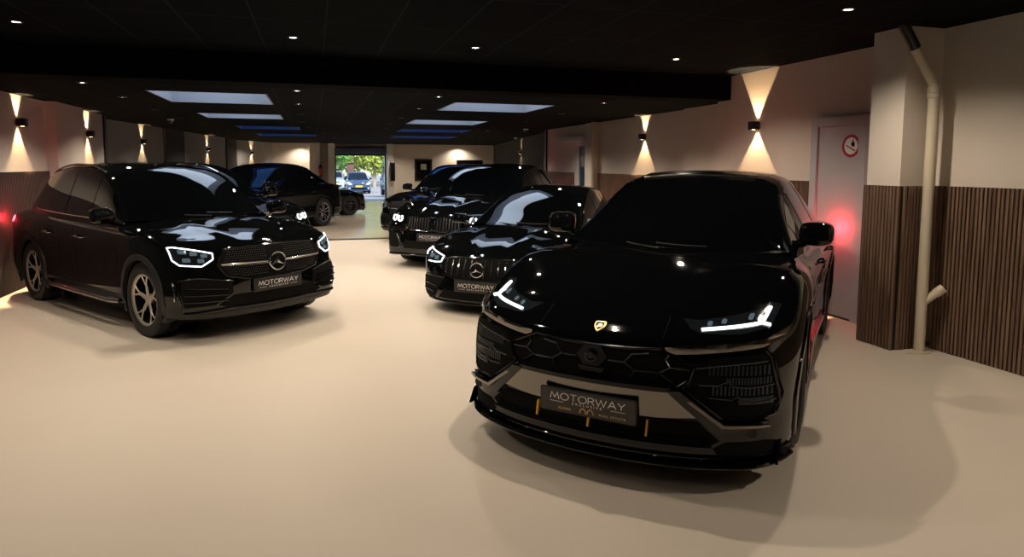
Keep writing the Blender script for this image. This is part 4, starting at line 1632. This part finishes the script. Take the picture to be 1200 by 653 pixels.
def detail_coupe(car, root):
    hl = [(.490, .664), (.62, .695), (.775, .732), (.80, .685), (.725, .594), (.60, .590), (.515, .600)]
    lamp(car, root, hl, [hl[:3], [hl[2], hl[3], (.79, .66)], [hl[6], hl[0]], [hl[4], hl[5], hl[6]]], [(.60, .64), (.69, .655)], drl_r=.0075, lens_size=(.03, .022))
    G = [(0, .662), (.38, .655), (.475, .628), (.455, .475), (.33, .435), (0, .425)]
    full = G + [(-p[0], p[1]) for p in G[-2:0:-1]]
    g = sub(root, car.panel(MB(), 'f', full, .003, .06), 'grille', 'matte')
    for k in range(-5, 6):
        if k == 0:
            continue
        y = k * .083
        b = car.panel(MB(), 'f', [(y - .0065, .442 + abs(y) * .06), (y + .0065, .442 + abs(y) * .06), (y + .0065, .650 - abs(y) * .04), (y - .0065, .650 - abs(y) * .04)], .014, .08)
        sub(g, b, 'grille_bar', 'chrome')
    l = MB()
    car.line(l, 'f', [(0, .670), (.385, .663), (.485, .632), (.463, .470), (.335, .427), (0, .417)], .008, .005, mirror=True)
    sub(root, l, 'grille_surround', 'gloss')
    h, nrm, d = car.ray('f', 0, .545)
    star_emblem('star_emblem', root, (h.x + .028, 0, .548), .092, M['chrome'], .12)
    h, nrm, d = car.ray('f', 0, .695)
    e = MB().lathe([(.0005, .006), (.022, .005), (.026, 0), (.026, -.01)], 24, 'x').build('bonnet_badge', M['chrome'], root, smooth=30)
    e.location = h
    e.rotation_euler = (0, -math.atan2(nrm.z, nrm.x), 0)
    h, nrm, d = car.ray('f', 0, .345)
    licence_plate(root, h.x + .024, .350, M['plate_b'], w=.53, h=.118)
    for sg in (1, -1):
        mir = lambda P: [(sg * p[0], p[1]) for p in P]
        o = sub(root, car.panel(MB(), 'f', mir([(.46, .42), (.755, .425), (.80, .40), (.79, .185), (.60, .168)]), .003, .05), 'side_intake', 'matte')
        f = MB()
        car.line(f, 'f', mir([(.55, .31), (.66, .33), (.79, .335)]), .009, .010)
        car.line(f, 'f', mir([(.60, .24), (.68, .26), (.79, .265)]), .009, .010)
        sub(o, f, 'intake_fin', 'gloss')
        f = MB()
        car.line(f, 'f', mir([(.44, .425), (.755, .437), (.815, .40), (.80, .18), (.60, .158)]), .007, .004)
        sub(o, f, 'intake_edge', 'gloss')
    sub(root, car.panel(MB(), 'f', [(-.43, .285), (.43, .285), (.54, .185), (-.54, .185)], .003, .06), 'lower_grille', 'matte')
    l = MB()
    car.line(l, 'f', [(-.80, .155), (-.5, .150), (.5, .150), (.80, .155)], .014, .010)
    sub(root, l, 'front_lip', 'gloss')


def detail_sportsuv(car, root):
    hl = [(.565, .765), (.60, .845), (.70, .872), (.83, .885), (.875, .86), (.865, .775), (.80, .755)]
    U = lambda cy, cz: [(cy + .046 * math.cos(math.radians(a)), cz + .046 * math.sin(math.radians(a))) for a in range(125, 416, 24)]
    lamp(car, root, hl, [U(.665, .812), U(.795, .822)], [(.665, .815), (.795, .825)], drl_r=.0125, lens_size=(.016, .016))
    for sg in (1, -1):
        mir = lambda P: [(sg * p[0], p[1]) for p in P]
        K = [(.035, .64), (.05, .835), (.10, .858), (.42, .855), (.495, .83), (.485, .70), (.43, .640), (.10, .622)]
        k = sub(root, car.panel(MB(), 'f', mir(K), .003, .05), 'kidney_grille', 'matte')
        l = MB()
        car.line(l, 'f', mir(K + [K[0]]), .011, .008)
        sub(k, l, 'grille_surround', 'gloss')
        for q in range(8):
            y = .085 + .052 * q
            b = car.panel(MB(), 'f', mir([(y - .008, .645), (y + .008, .645), (y + .008, .84), (y - .008, .84)]), .012, .08)
            sub(k, b, 'grille_bar', 'rimdark')
        o = sub(root, car.panel(MB(), 'f', mir([(.60, .56), (.86, .60), (.90, .52), (.88, .36), (.66, .33)]), .003, .05), 'side_intake', 'matte')
        b = MB()
        car.line(b, 'f', mir([(.69, .555), (.645, .47), (.60, .37), (.68, .325), (.86, .335)]), .010, .010)
        sub(o, b, 'intake_edge', 'rimdark')
    h, nrm, d = car.ray('f', 0, .918)
    pitch = math.atan2(nrm.z, nrm.x)
    e = MB().lathe([(.0005, .004), (.030, .004), (.040, .003), (.041, -.01)], 28, 'x').build('roundel_badge', M['white'], root, smooth=30)
    e.location = h
    e.rotation_euler = (0, -pitch, 0)
    MB().lathe([(.030, .0055), (.041, .0045), (.042, .0)], 28, 'x').build('roundel_ring', M['matte'], e, smooth=30)
    for a0 in (0, 180):
        MB().prism([(0, 0)] + [(.029 * math.cos(math.radians(a0 + 9 * k)), .029 * math.sin(math.radians(a0 + 9 * k))) for k in range(11)], .0, .006, 'x').build('roundel_quarter', M['blue'], e, smooth=None)
    h, nrm, d = car.ray('f', 0, .52)
    licence_plate(root, h.x + .024, .525, M['plate_b'], w=.53, h=.118)
    sub(root, car.panel(MB(), 'f', [(-.52, .46), (.52, .46), (.56, .33), (-.56, .33)], .003, .06), 'lower_grille', 'matte')
    l = MB()
    car.line(l, 'f', [(-.95, .225), (-.6, .235), (.6, .235), (.95, .225)], .016, .014)
    sub(root, l, 'front_lip', 'gloss')


DETAIL.update(supersuv=detail_supersuv, suv=detail_suv, coupe=detail_coupe, sportsuv=detail_sportsuv)
carU, rootU = make_supersuv('large black super SUV in front with a gold shield badge and V-shaped light strips', (2.062, 3.794, 0), -2.356, .977)
carG, rootG = make_suv('black SUV with silver roof rails and lit headlight outlines beside the left wall', (-.86, 7.419, 0), -.928, .97)
carA, rootA = make_coupe('low black coupe with vertical grille bars right behind the large super SUV', (2.198, 7.505, 0), -2.231, .94)
carX, rootX = make_sportsuv('black SUV with double-ring headlights and a numberless plate behind the low coupe', (2.29, 10.755, 0), -2.251, .968)
rootX['label'] = 'black SUV with double-ring headlights and twin kidney grille behind the low coupe'


def unlit(root):
    """headlights switched off: the copies wear the lamp-cover material on their light strips"""
    todo = [root]
    while todo:
        o = todo.pop()
        todo += children(o)
        if o.name.startswith(('light_strip', 'tail_lamp')):
            o.material_slots[0].link = 'OBJECT'
            o.material_slots[0].material = M['rimgrey'] if o.name.startswith('light') else M['lamp_glass']
    return root


dup(rootX, (-1.19, 11.55, 0), -.93, 'black SUV with double-ring headlights half hidden behind the SUV with roof rails')
unlit(dup(rootX, (-2.17, 16.3, 0), -2.18, 'black fastback SUV seen from its side and tail, with spoked wheel, left of the gate'))
unlit(dup(rootA, (.66, 22.5, 0), .61, 'low black car nearest the open gate, its nose showing past the fastback SUV'))
unlit(dup(rootG, (2.42, 14.35, 0), -2.3, 'black unlit SUV mostly hidden behind the one with kidney grille, near the gate side'))


# ------------------------------------------------------------------ lamps
def downlight(x, y, z, label, w=SPOT_W):
    t = thing('ceiling_downlight', label, 'downlight', (x, y, z), 0, 'downlights in the black ceiling')
    MB().lathe([(.033, -.006), (.046, -.010), (.052, -.004), (.052, .01)], 24, 'z').build('trim_ring', M['black'], t, smooth=30)
    MB().lathe([(.0005, -.005), (.033, -.004), (.033, .002)], 20, 'z').build('lens', M['lamp_e'], t, smooth=30)
    d = bpy.data.lights.get('downlight_%d' % w)
    if d is None:
        d = bpy.data.lights.new('downlight_%d' % w, 'SPOT')
        d.energy, d.spot_size, d.spot_blend, d.color, d.shadow_soft_size = w, math.radians(SPOT_A), .7, WARM, .025
    o = bpy.data.objects.new('lamp_spot', d)
    C.objects.link(o)
    o.location = (0, 0, -.02)
    o.parent = t
    return t


SPOT_A = 142
ORD = ['first', 'second', 'third', 'fourth', 'fifth', 'sixth', 'seventh', 'eighth', 'ninth', 'tenth', 'eleventh', 'twelfth']
for k, x in enumerate((-2.42, -.16, 1.64, 3.99)):
    downlight(x, 6.77, ZF, '%s downlight from the left in the row just before the black beam' % ORD[k])
    lab = 'downlight above the pillar side, alone near the top right corner' if k == 3 else '%s downlight from the left in the row above the front car' % ORD[k]
    downlight(x, 4.24, ZF, lab)
    downlight(x if k < 3 else 4.2, 0.7 if k < 3 else 1.0, ZF, '%s added fill light from the left in the unseen row over the camera' % ORD[k], FILL_NEAR if k < 2 else (4 if k == 2 else 150))  # unseen fill row, added to brighten the car fronts and the right wall
COLS = [('along the left wall', [(-2.43, 8.45), (-2.44, 10.1), (-2.5, 12.3), (-2.5, 14.4), (-2.44, 16.5), (-2.2, 19.7), (-1.9, 26.9)]),
        ('right of the left skylights', [(-.17, 8.53), (-.19, 10.4), (-.20, 12.6), (-.21, 14.9), (-.09, 16.67), (.3, 20.0), (.68, 23.4), (-.47, 29.5)]),
        ('left of the right skylights', [(1.6, 8.67), (1.64, 10.6), (1.64, 12.85), (1.66, 14.9), (1.76, 16.59), (2.29, 20.4), (2.76, 23.56), (3.14, 26.3), (3.62, 28.5)]),
        ('along the right wall', [(4.02, 8.77), (4.16, 10.82), (4.26, 13.2), (4.41, 16.87), (5.27, 21.2), (5.8, 24.3), (6.1, 26.8), (6.42, 29.6)])]
for name, pts in COLS:
    for k, (x, y) in enumerate(pts):
        downlight(x, y, ZB, '%s downlight beyond the beam in the line %s' % (ORD[k], name), SPOT_W if y < 16 else SPOT_FAR)


def sconce(x, y, z, nx, ny, label):
    rz = math.atan2(ny, nx)
    t = thing('wall_sconce', label, 'wall lamp', (x, y, z), rz, 'black up-down wall lamps')
    MB().box(0.012, .105, -.06, .06, -.052, .052, .004).build('housing', M['black'], t, smooth=30)
    MB().box(-.002, .014, -.045, .045, -.04, .04, .003).build('wall_bracket', M['black'], t, smooth=30)
    for sg, ang, w in ((1, 62, SCONCE_W), (-1, 74, SCONCE_W)):
        l = MB().lathe([(.0005, sg * .0535), (.022, sg * .0535), (.024, sg * .050)], 20, 'z', (.06, 0, 0)).build('lens', M['sconce_e'], t, smooth=30)
        d = bpy.data.lights.get('sconce_%d' % sg)
        if d is None:
            d = bpy.data.lights.new('sconce_%d' % sg, 'SPOT')
            d.energy, d.spot_size, d.spot_blend, d.color, d.shadow_soft_size = w, math.radians(ang), .10, SCW, .012
            d.use_nodes = True                                  # the lamp's lens evens out its beam along the wall
            em = d.node_tree.nodes['Emission']
            fo = d.node_tree.nodes.new('ShaderNodeLightFalloff')
            fo.inputs['Strength'].default_value = 1.0
            d.node_tree.links.new(fo.outputs['Linear'], em.inputs['Strength'])
        o = bpy.data.objects.new('lamp_spot', d)
        C.objects.link(o)
        o.location = (.024, 0, sg * .058)
        o.rotation_euler = (0, math.pi if sg > 0 else 0, 0)
        o.parent = t
    return t


sconce(XR, 7.25, 2.16, -1, 0, 'black up-down wall lamp on the beige wall left of the grey door')
sconce(XRB, 10.76, 2.16, -1, 0, 'black up-down wall lamp between the wall pier and the thin pipe, right side')
sconce(XL, 10.24, 2.18, 1, 0, 'black up-down wall lamp at the left end of the left wall')
sconce(XL, 13.04, 2.15, 1, 0, 'black up-down wall lamp just beyond the pier on the left wall')


def on_line(a, b, y):
    a, b = Vector(a), Vector(b)
    return (a + (b - a) * ((y - a.y) / (b.y - a.y)))


for y, z, lab in ((17.2, 2.15, 'black up-down wall lamp on the first grey panel of the back left wall'), (22.8, 2.1, 'black up-down wall lamp on the grey panel between two dark pilasters'), (28.1, 2.08, 'farthest black up-down wall lamp on the left, beyond both dark pilasters')):
    p = on_line(LA, LB, y) if y < 27 else on_line(LB, (-1.62, YE + .1), y)
    n = Vector((LB[1] - LA[1], -(LB[0] - LA[0]))).normalized()
    sconce(p.x, p.y, z, n.x, n.y, lab)
p = on_line((5.95, 16.0), (8.15, YE + .1), 21.5)
sconce(p.x, p.y, 2.06, -.988, .155, 'black up-down wall lamp on the dark wall far on the right')

for x, y, lab in ((-2.75, 14.88, 'small dome camera under the ceiling by the left wall'), (5.1, 15.75, 'small dome camera under the ceiling by the right wall')):
    t = thing('dome_camera', lab, 'camera', (x, y, ZB))
    MB().lathe([(.0005, -.03), (.06, -.03), (.066, -.022), (.066, 0)], 28, 'z').build('base', M['white'], t, smooth=30)
    MB().lathe([(.0005, -.088), (.02, -.085), (.04, -.070), (.052, -.045), (.055, -.028)], 28, 'z').build('dome', M['glass'], t, smooth=60)

# ------------------------------------------------------------------ pipes, sign, end-wall fittings
t = thing('drain_pipe', 'cream drain pipe running down the pillar corner on the right', 'pipe', (5.13, 4.44, 0))
MB().tube([(0, 0, .012), (0, 0, 2.29)], .043, 24).build('pipe', M['pipe'], t)
MB().lathe([(.043, 2.235), (.052, 2.24), (.053, 2.27), (.048, 2.275), (.053, 2.28), (.053, 2.33), (.044, 2.335)], 24, 'z').build('collar', M['pipe'], t)
MB().tube([(0, 0, 2.31), (-.015, 0, 2.36), (-.265, .0, 2.68)], .041, 24).build('upper_bend', M['pipe'], t)
MB().tube([(-.235, 0, 2.645), (-.30, .0, 2.728), (-.36, .0, 2.805), (-.37, .0, 2.83)], .044, 24).build('black_joint', M['black'], t)
b = t_b = MB().tube([(0, 0, .44), (.055, -.035, .50), (.105, -.07, .555)], .036, 20).build('branch', M['pipe'], t)
MB().tube([(.085, -.056, .532), (.135, -.09, .587)], .041, 20).build('branch_cap', M['pipe'], b)
MB().prism([(-.17, -.03), (-.06, -.075), (.04, -.085), (.125, -.03), (.10, .03), (-.05, .04)], 0, .014, 'z').build('floor_flange', M['pipe'], t, smooth=None)
MB().lathe([(.0005, .0), (.016, .0), (.020, -.006), (.020, -.02)], 16, 'y', (.045, -.032, .085)).build('black_plug', M['black'], t)
t = thing('drain_pipe', 'thin cream pipe on the wall pilaster beyond the second wall lamp', 'pipe', (XRB - .145, 12.72, 0))
MB().tube([(0, 0, 0), (0, 0, ZB)], .052, 20).build('pipe', M['pipe'], t)
MB().lathe([(.052, 2.36), (.062, 2.365), (.062, 2.47), (.052, 2.475)], 20, 'z').build('collar', M['pipe'], t)

t = thing('warning_sign', 'round red-ringed no naked flames sign on the grey door', 'sign', (XR - .0455, 5.645, 1.86), math.pi)
MB().lathe([(.0005, .002), (.118, .002), (.118, 0)], 40, 'x').build('plate', M['white'], t, smooth=None)
MB().lathe([(.090, .0015), (.090, .003), (.120, .003), (.120, 0)], 40, 'x').build('red_ring', mat('sign_red', (.42, .015, .03), .4), t, smooth=None)
fl = [(.02, -.005), (.045, .0), (.062, .022), (.058, .045), (.046, .035), (.044, .062), (.028, .078), (.030, .05), (.016, .040), (.012, .015)]
MB().prism([(-p[0] * 1.0 + .062, p[1] - .005) for p in fl], .0015, .003, 'x').build('flame', M['matte'], t, smooth=None)
MB().prism([(.060, -.048), (.056, -.058), (-.066, .004), (-.062, .012)], .0015, .003, 'x').build('match', M['matte'], t, smooth=None)

t = thing('picture_frame', 'black picture frame on the end wall right of the gate', 'picture', (4.81, YE, 1.38))
fr = MB()
for a in ((-.40, .40, .42, .50), (-.40, .40, -.50, -.42), (-.40, -.32, -.42, .42), (.32, .40, -.42, .42)):
    fr.box(a[0], a[1], -.04, 0, a[2], a[3], .004)
fr.build('frame', M['black'], t, smooth=None)
MB().box(-.32, .32, -.015, 0, -.42, .42).build('dark_print', M['gloss'], t, smooth=None)
MB().box(-.12, .14, -.018, -.014, .02, .28).build('pale_reflection', mat('pale_green_reflection', (.35, .42, .25), .5, noise=(12, .4)), t, smooth=None)  # greenish reflection in the dark glass, painted as a pale patch
t = thing('television', 'wide black screen on the end wall under the bright downlight', 'television', (6.97, YE - .035, 1.45))
MB().box(-.62, .62, -.06, .03, -.38, .40, .008).build('bezel', M['black'], t, smooth=None)
MB().box(-.59, .59, -.064, -.058, -.35, .37).build('screen', M['gloss'], t, smooth=None)
t = thing('speaker_box', 'narrow black box hung on the white pier right of the gate', 'speaker', (3.37, YE - .42, 1.30))
MB().box(-.10, .10, -.14, .015, -.40, .42, .012).build('cabinet', M['black'], t, smooth=30)
MB().box(-.085, .085, -.146, -.138, -.37, .39).build('speaker_cloth', M['matte'], t, smooth=None)
t = thing('fire_extinguisher', 'dark extinguisher with red band on the white pier left of the gate', 'extinguisher', (.30, YE - .62, 1.05))
MB().lathe([(.0005, 0), (.07, 0), (.075, .02), (.075, .48), (.05, .55), (.02, .58), (.02, .62)], 24, 'z').build('cylinder', M['black'], t)
MB().lathe([(.0755, .14), (.077, .15), (.077, .40), (.0755, .41)], 24, 'z').build('red_band', mat('red_band', (.35, .05, .06), .4), t)
MB().tube([(0, 0, .60), (.03, -.02, .66), (.10, -.03, .64)], .014, 8).build('handle', M['black'], t)
MB().tube([(0, -.03, .58), (-.09, -.05, .50), (-.095, -.05, .2)], .013, 8).build('hose', M['black'], t)

# ------------------------------------------------------------------ beyond the gate
M['car_blue'] = mat('blue_car_paint', (.022, .05, .115), .15, coat=.5)
M['car_pale'] = mat('pale_blue_car_paint', (.40, .50, .62), .2, coat=.5)
M['plate_y'] = mat('yellow_plate', (.85, .55, .04), .4)
M['lamp_on'] = mat('clear_headlamp', (.8, .84, .88), .1, metal=.3)
M['glass_day'] = mat('car_glass_day', (.03, .05, .07), .02)


def make_hatch(label, loc, yaw, sc, paint):
    car = Car(spec_suv(dict(wb=2.55, fo=.82, ro=.75)) if False else spec_suv())
    root = thing('car', label, 'car', loc, yaw, None, sc)
    car.body_mesh('body', paint, root)
    windows(car, root, rows=((1.0, 2.95), (3.05, 4.15), (4.22, 5.35)))
    mirror(root, -.62, 1.00, 1.165, .95, w=.115, h=.085, stalk=.08)
    wheels(car, root, 'double5', M['rimgrey'], M['gloss'], w=.22, rr=.24)
    rear_end(car, root, .92)
    for sg in (1, -1):
        b = car.panel(MB(), 'f', [(sg * p[0], p[1]) for p in [(.50, .74), (.62, .86), (.80, .95), (.88, .93), (.87, .78), (.70, .70)]], .006, .06)
        o = b.build('headlight', M['lamp_on'], root, smooth=40)
        b = car.panel(MB(), 'f', [(sg * p[0], p[1]) for p in rounded(.72, .82, .1, .1, .04)], .010, .06)
        b.build('reflector', M['chrome'], o, smooth=40)
        b = car.panel(MB(), 'f', [(sg * p[0], p[1]) for p in rounded(.72, .44, .14, .09, .04)], .006, .06)
        b.build('fog_lamp', M['lamp_on'], root, smooth=40)
    car.panel(MB(), 'f', [(-.42, .72), (.42, .72), (.46, .80), (-.46, .80)], .004, .06).build('grille', M['mesh'], root, smooth=40)
    h, nrm, d = car.ray('f', 0, .76)
    MB().lathe([(.0005, .02), (.06, .018), (.065, .0)], 24, 'x', (h.x, 0, .76)).build('round_badge', M['chrome'], root)
    car.panel(MB(), 'f', [(-.55, .34), (.55, .34), (.62, .48), (-.62, .48)], .004, .06).build('lower_grille', M['matte'], root, smooth=40)
    h, nrm, d = car.ray('f', 0, .60)
    p = MB().prism(rounded(0, 0, .54, .13, .012), -.012, .0, 'x').build('license_plate', M['plate_y'], root, smooth=None)
    p.location = (h.x + .02, 0, .59)
    return root


hb = make_hatch('blue car with yellow plate facing in from the street outside the gate', (2.98, 46.9, -.4), -1.571, .88, M['car_blue'])
hb2 = dup(hb, (1.55, 53.0, -.4), -1.571, 'pale blue car parked outside at the left edge of the gate opening')
for c in children(hb2):
    if c.name.startswith('body'):
        c.material_slots[0].link = 'OBJECT'
        c.material_slots[0].material = M['car_pale']

t = thing('van', 'teal-blue van parked outside against the right edge of the gate', 'van', (4.75, 38.2, -.2))
v = MB()
prof = [(-2.3, .35), (2.1, .35), (2.35, .6), (2.35, 1.0), (1.6, 1.25), (1.05, 2.05), (.8, 2.15), (-2.15, 2.15), (-2.3, 1.95)]
b = bmesh.new()
f = b.faces.new([b.verts.new((-.9, y, z)) for y, z in prof])
r = bmesh.ops.extrude_face_region(b, geom=[f])
bmesh.ops.translate(b, verts=[q for q in r['geom'] if isinstance(q, bmesh.types.BMVert)], vec=(1.8, 0, 0))
bmesh.ops.bevel(b, geom=b.edges[:], offset=.10, segments=4, affect='EDGES', profile=.5)
b.verts.index_update()
v.add([q.co[:] for q in b.verts], [[q.index for q in f.verts] for f in b.faces])
b.free()
v.build('body', mat('teal_van_paint', (.05, .17, .26), .2, coat=.5), t, smooth=40)
for sx in (-1, 1):
    MB().box(sx * .86 - .06, sx * .86 + .06, -2.325, -2.27, .85, 1.25, .01).build('tail_lamp', mat('van_lamp_red', (.5, .03, .03), .2), t, smooth=30)
    MB().box(sx * .42 - .36, sx * .42 + .36, -2.315, -2.27, 1.3, 1.85, .01).build('rear_window', M['glass_day'], t, smooth=30)
    MB().box(sx * .895 - .01, sx * .895 + .01, -1.9, .5, 1.3, 1.85, .005).build('side_window', M['glass_day'], t, smooth=30)
    for y in (-1.45, 1.45):
        o = tyre_mb(.33, .2, .2).build('wheel', M['rubber'], t, smooth=30)
        o.location = (sx * .82, y, .33)
        o.rotation_euler = (0, 0, -math.pi / 2 * sx)
        MB().lathe([(.0005, .07), (.12, .09), (.19, .08), (.20, .06)], 24, 'y').build('rim', M['rimgrey'], o)
MB().box(-.85, .85, -2.36, -2.26, .36, .56, .03).build('bumper', M['plastic'], t, smooth=30)

M['bark'] = mat('pale_bark', (.42, .36, .26), .9, noise=(9, .3))
LEAF = [mat('yellow_green_leaves', (.34, .42, .06), .6, noise=(3, .5)), mat('green_leaves', (.10, .24, .04), .6, noise=(3, .5))]


def tree(x, y, h, cr, seed, label, lean=0.0, leaf=0, low=.45):
    R = random.Random(seed)
    t = thing('tree', label, 'tree', (x, y, -.4), 0, 'trees beyond the street')
    tr = MB()
    tr.tube([(0, 0, 0), (lean * .3, 0, h * .3), (lean * .7, .05, h * .6), (lean, 0, h * .9)], [.17, .13, .09, .03], 10)
    for k in range(6):
        a, z = R.uniform(0, 6.28), h * R.uniform(.4, .7)
        l = cr * R.uniform(.6, .9)
        tr.tube([(lean * z / h, 0, z), (lean * z / h + l * .5 * math.cos(a), l * .5 * math.sin(a), z + l * .35), (lean + l * math.cos(a), l * math.sin(a), z + l * .6)], [.06, .04, .015], 6)
    tr.build('trunk', M['bark'], t)
    lf = MB()
    for k in range(900):
        while True:
            p = Vector((R.uniform(-1, 1), R.uniform(-1, 1), R.uniform(-1, 1)))
            if .35 < p.length < 1:
                break
        c = Vector((lean + p.x * cr, p.y * cr, h * .60 + p.z * h * low))
        s = R.uniform(.2, .36)
        u = Vector((R.gauss(0, 1), R.gauss(0, 1), R.gauss(0, 1))).normalized()
        w = u.orthogonal().normalized()
        lf.add([c - u * s, c + w * s * .5, c + u * s, c - w * s * .5], [(0, 1, 2, 3)])
    lf.build('crown', LEAF[leaf], t, smooth=None)


tree(1.2, 60, 6.0, 2.2, 1, 'green tree at the left of the gate opening', leaf=1)
tree(3.4, 66, 6.5, 2.0, 2, 'yellow-green tree above the blue car', .3)
tree(5.2, 60, 6.2, 1.5, 3, 'slim pale-trunked tree right of the blue car', .2)
tree(6.3, 63, 6.5, 1.8, 4, 'leaning pale-trunked tree near the van', .9)
tree(3.6, 90, 9.5, 6.0, 6, 'wide green tree far behind the blue car', 0, 1, .5)
tree(7.6, 72, 7.0, 2.6, 5, 'broad green tree farthest back behind the van', 0, 1)
R = random.Random(9)
hd = MB()
for k in range(700):
    c = Vector((R.uniform(-.4, 2.5), R.uniform(57, 58), -.4 + R.uniform(0, 1.25)))
    u = Vector((R.gauss(0, 1), R.gauss(0, 1), R.gauss(0, 1))).normalized()
    w = u.orthogonal().normalized()
    s = R.uniform(.07, .14)
    hd.add([c - u * s, c + w * s * .5, c + u * s, c - w * s * .5], [(0, 1, 2, 3)])
tag(hd.build('hedge', LEAF[0], smooth=None), 'yellow-green hedge in front of the white wall outside', 'hedge')
t = thing('shed', 'small dark red-brown cabinet standing behind the blue car outside', 'cabinet', (2.95, 56.3, -.4))
MB().box(-.28, .28, -.2, .2, 0, 2.05, .02).build('cabinet', mat('red_brown', (.12, .05, .04), .6), t, smooth=30)
MB().box(-.32, .32, -.26, .24, 2.05, 2.14, .01).build('roof', M['plastic'], t, smooth=30)
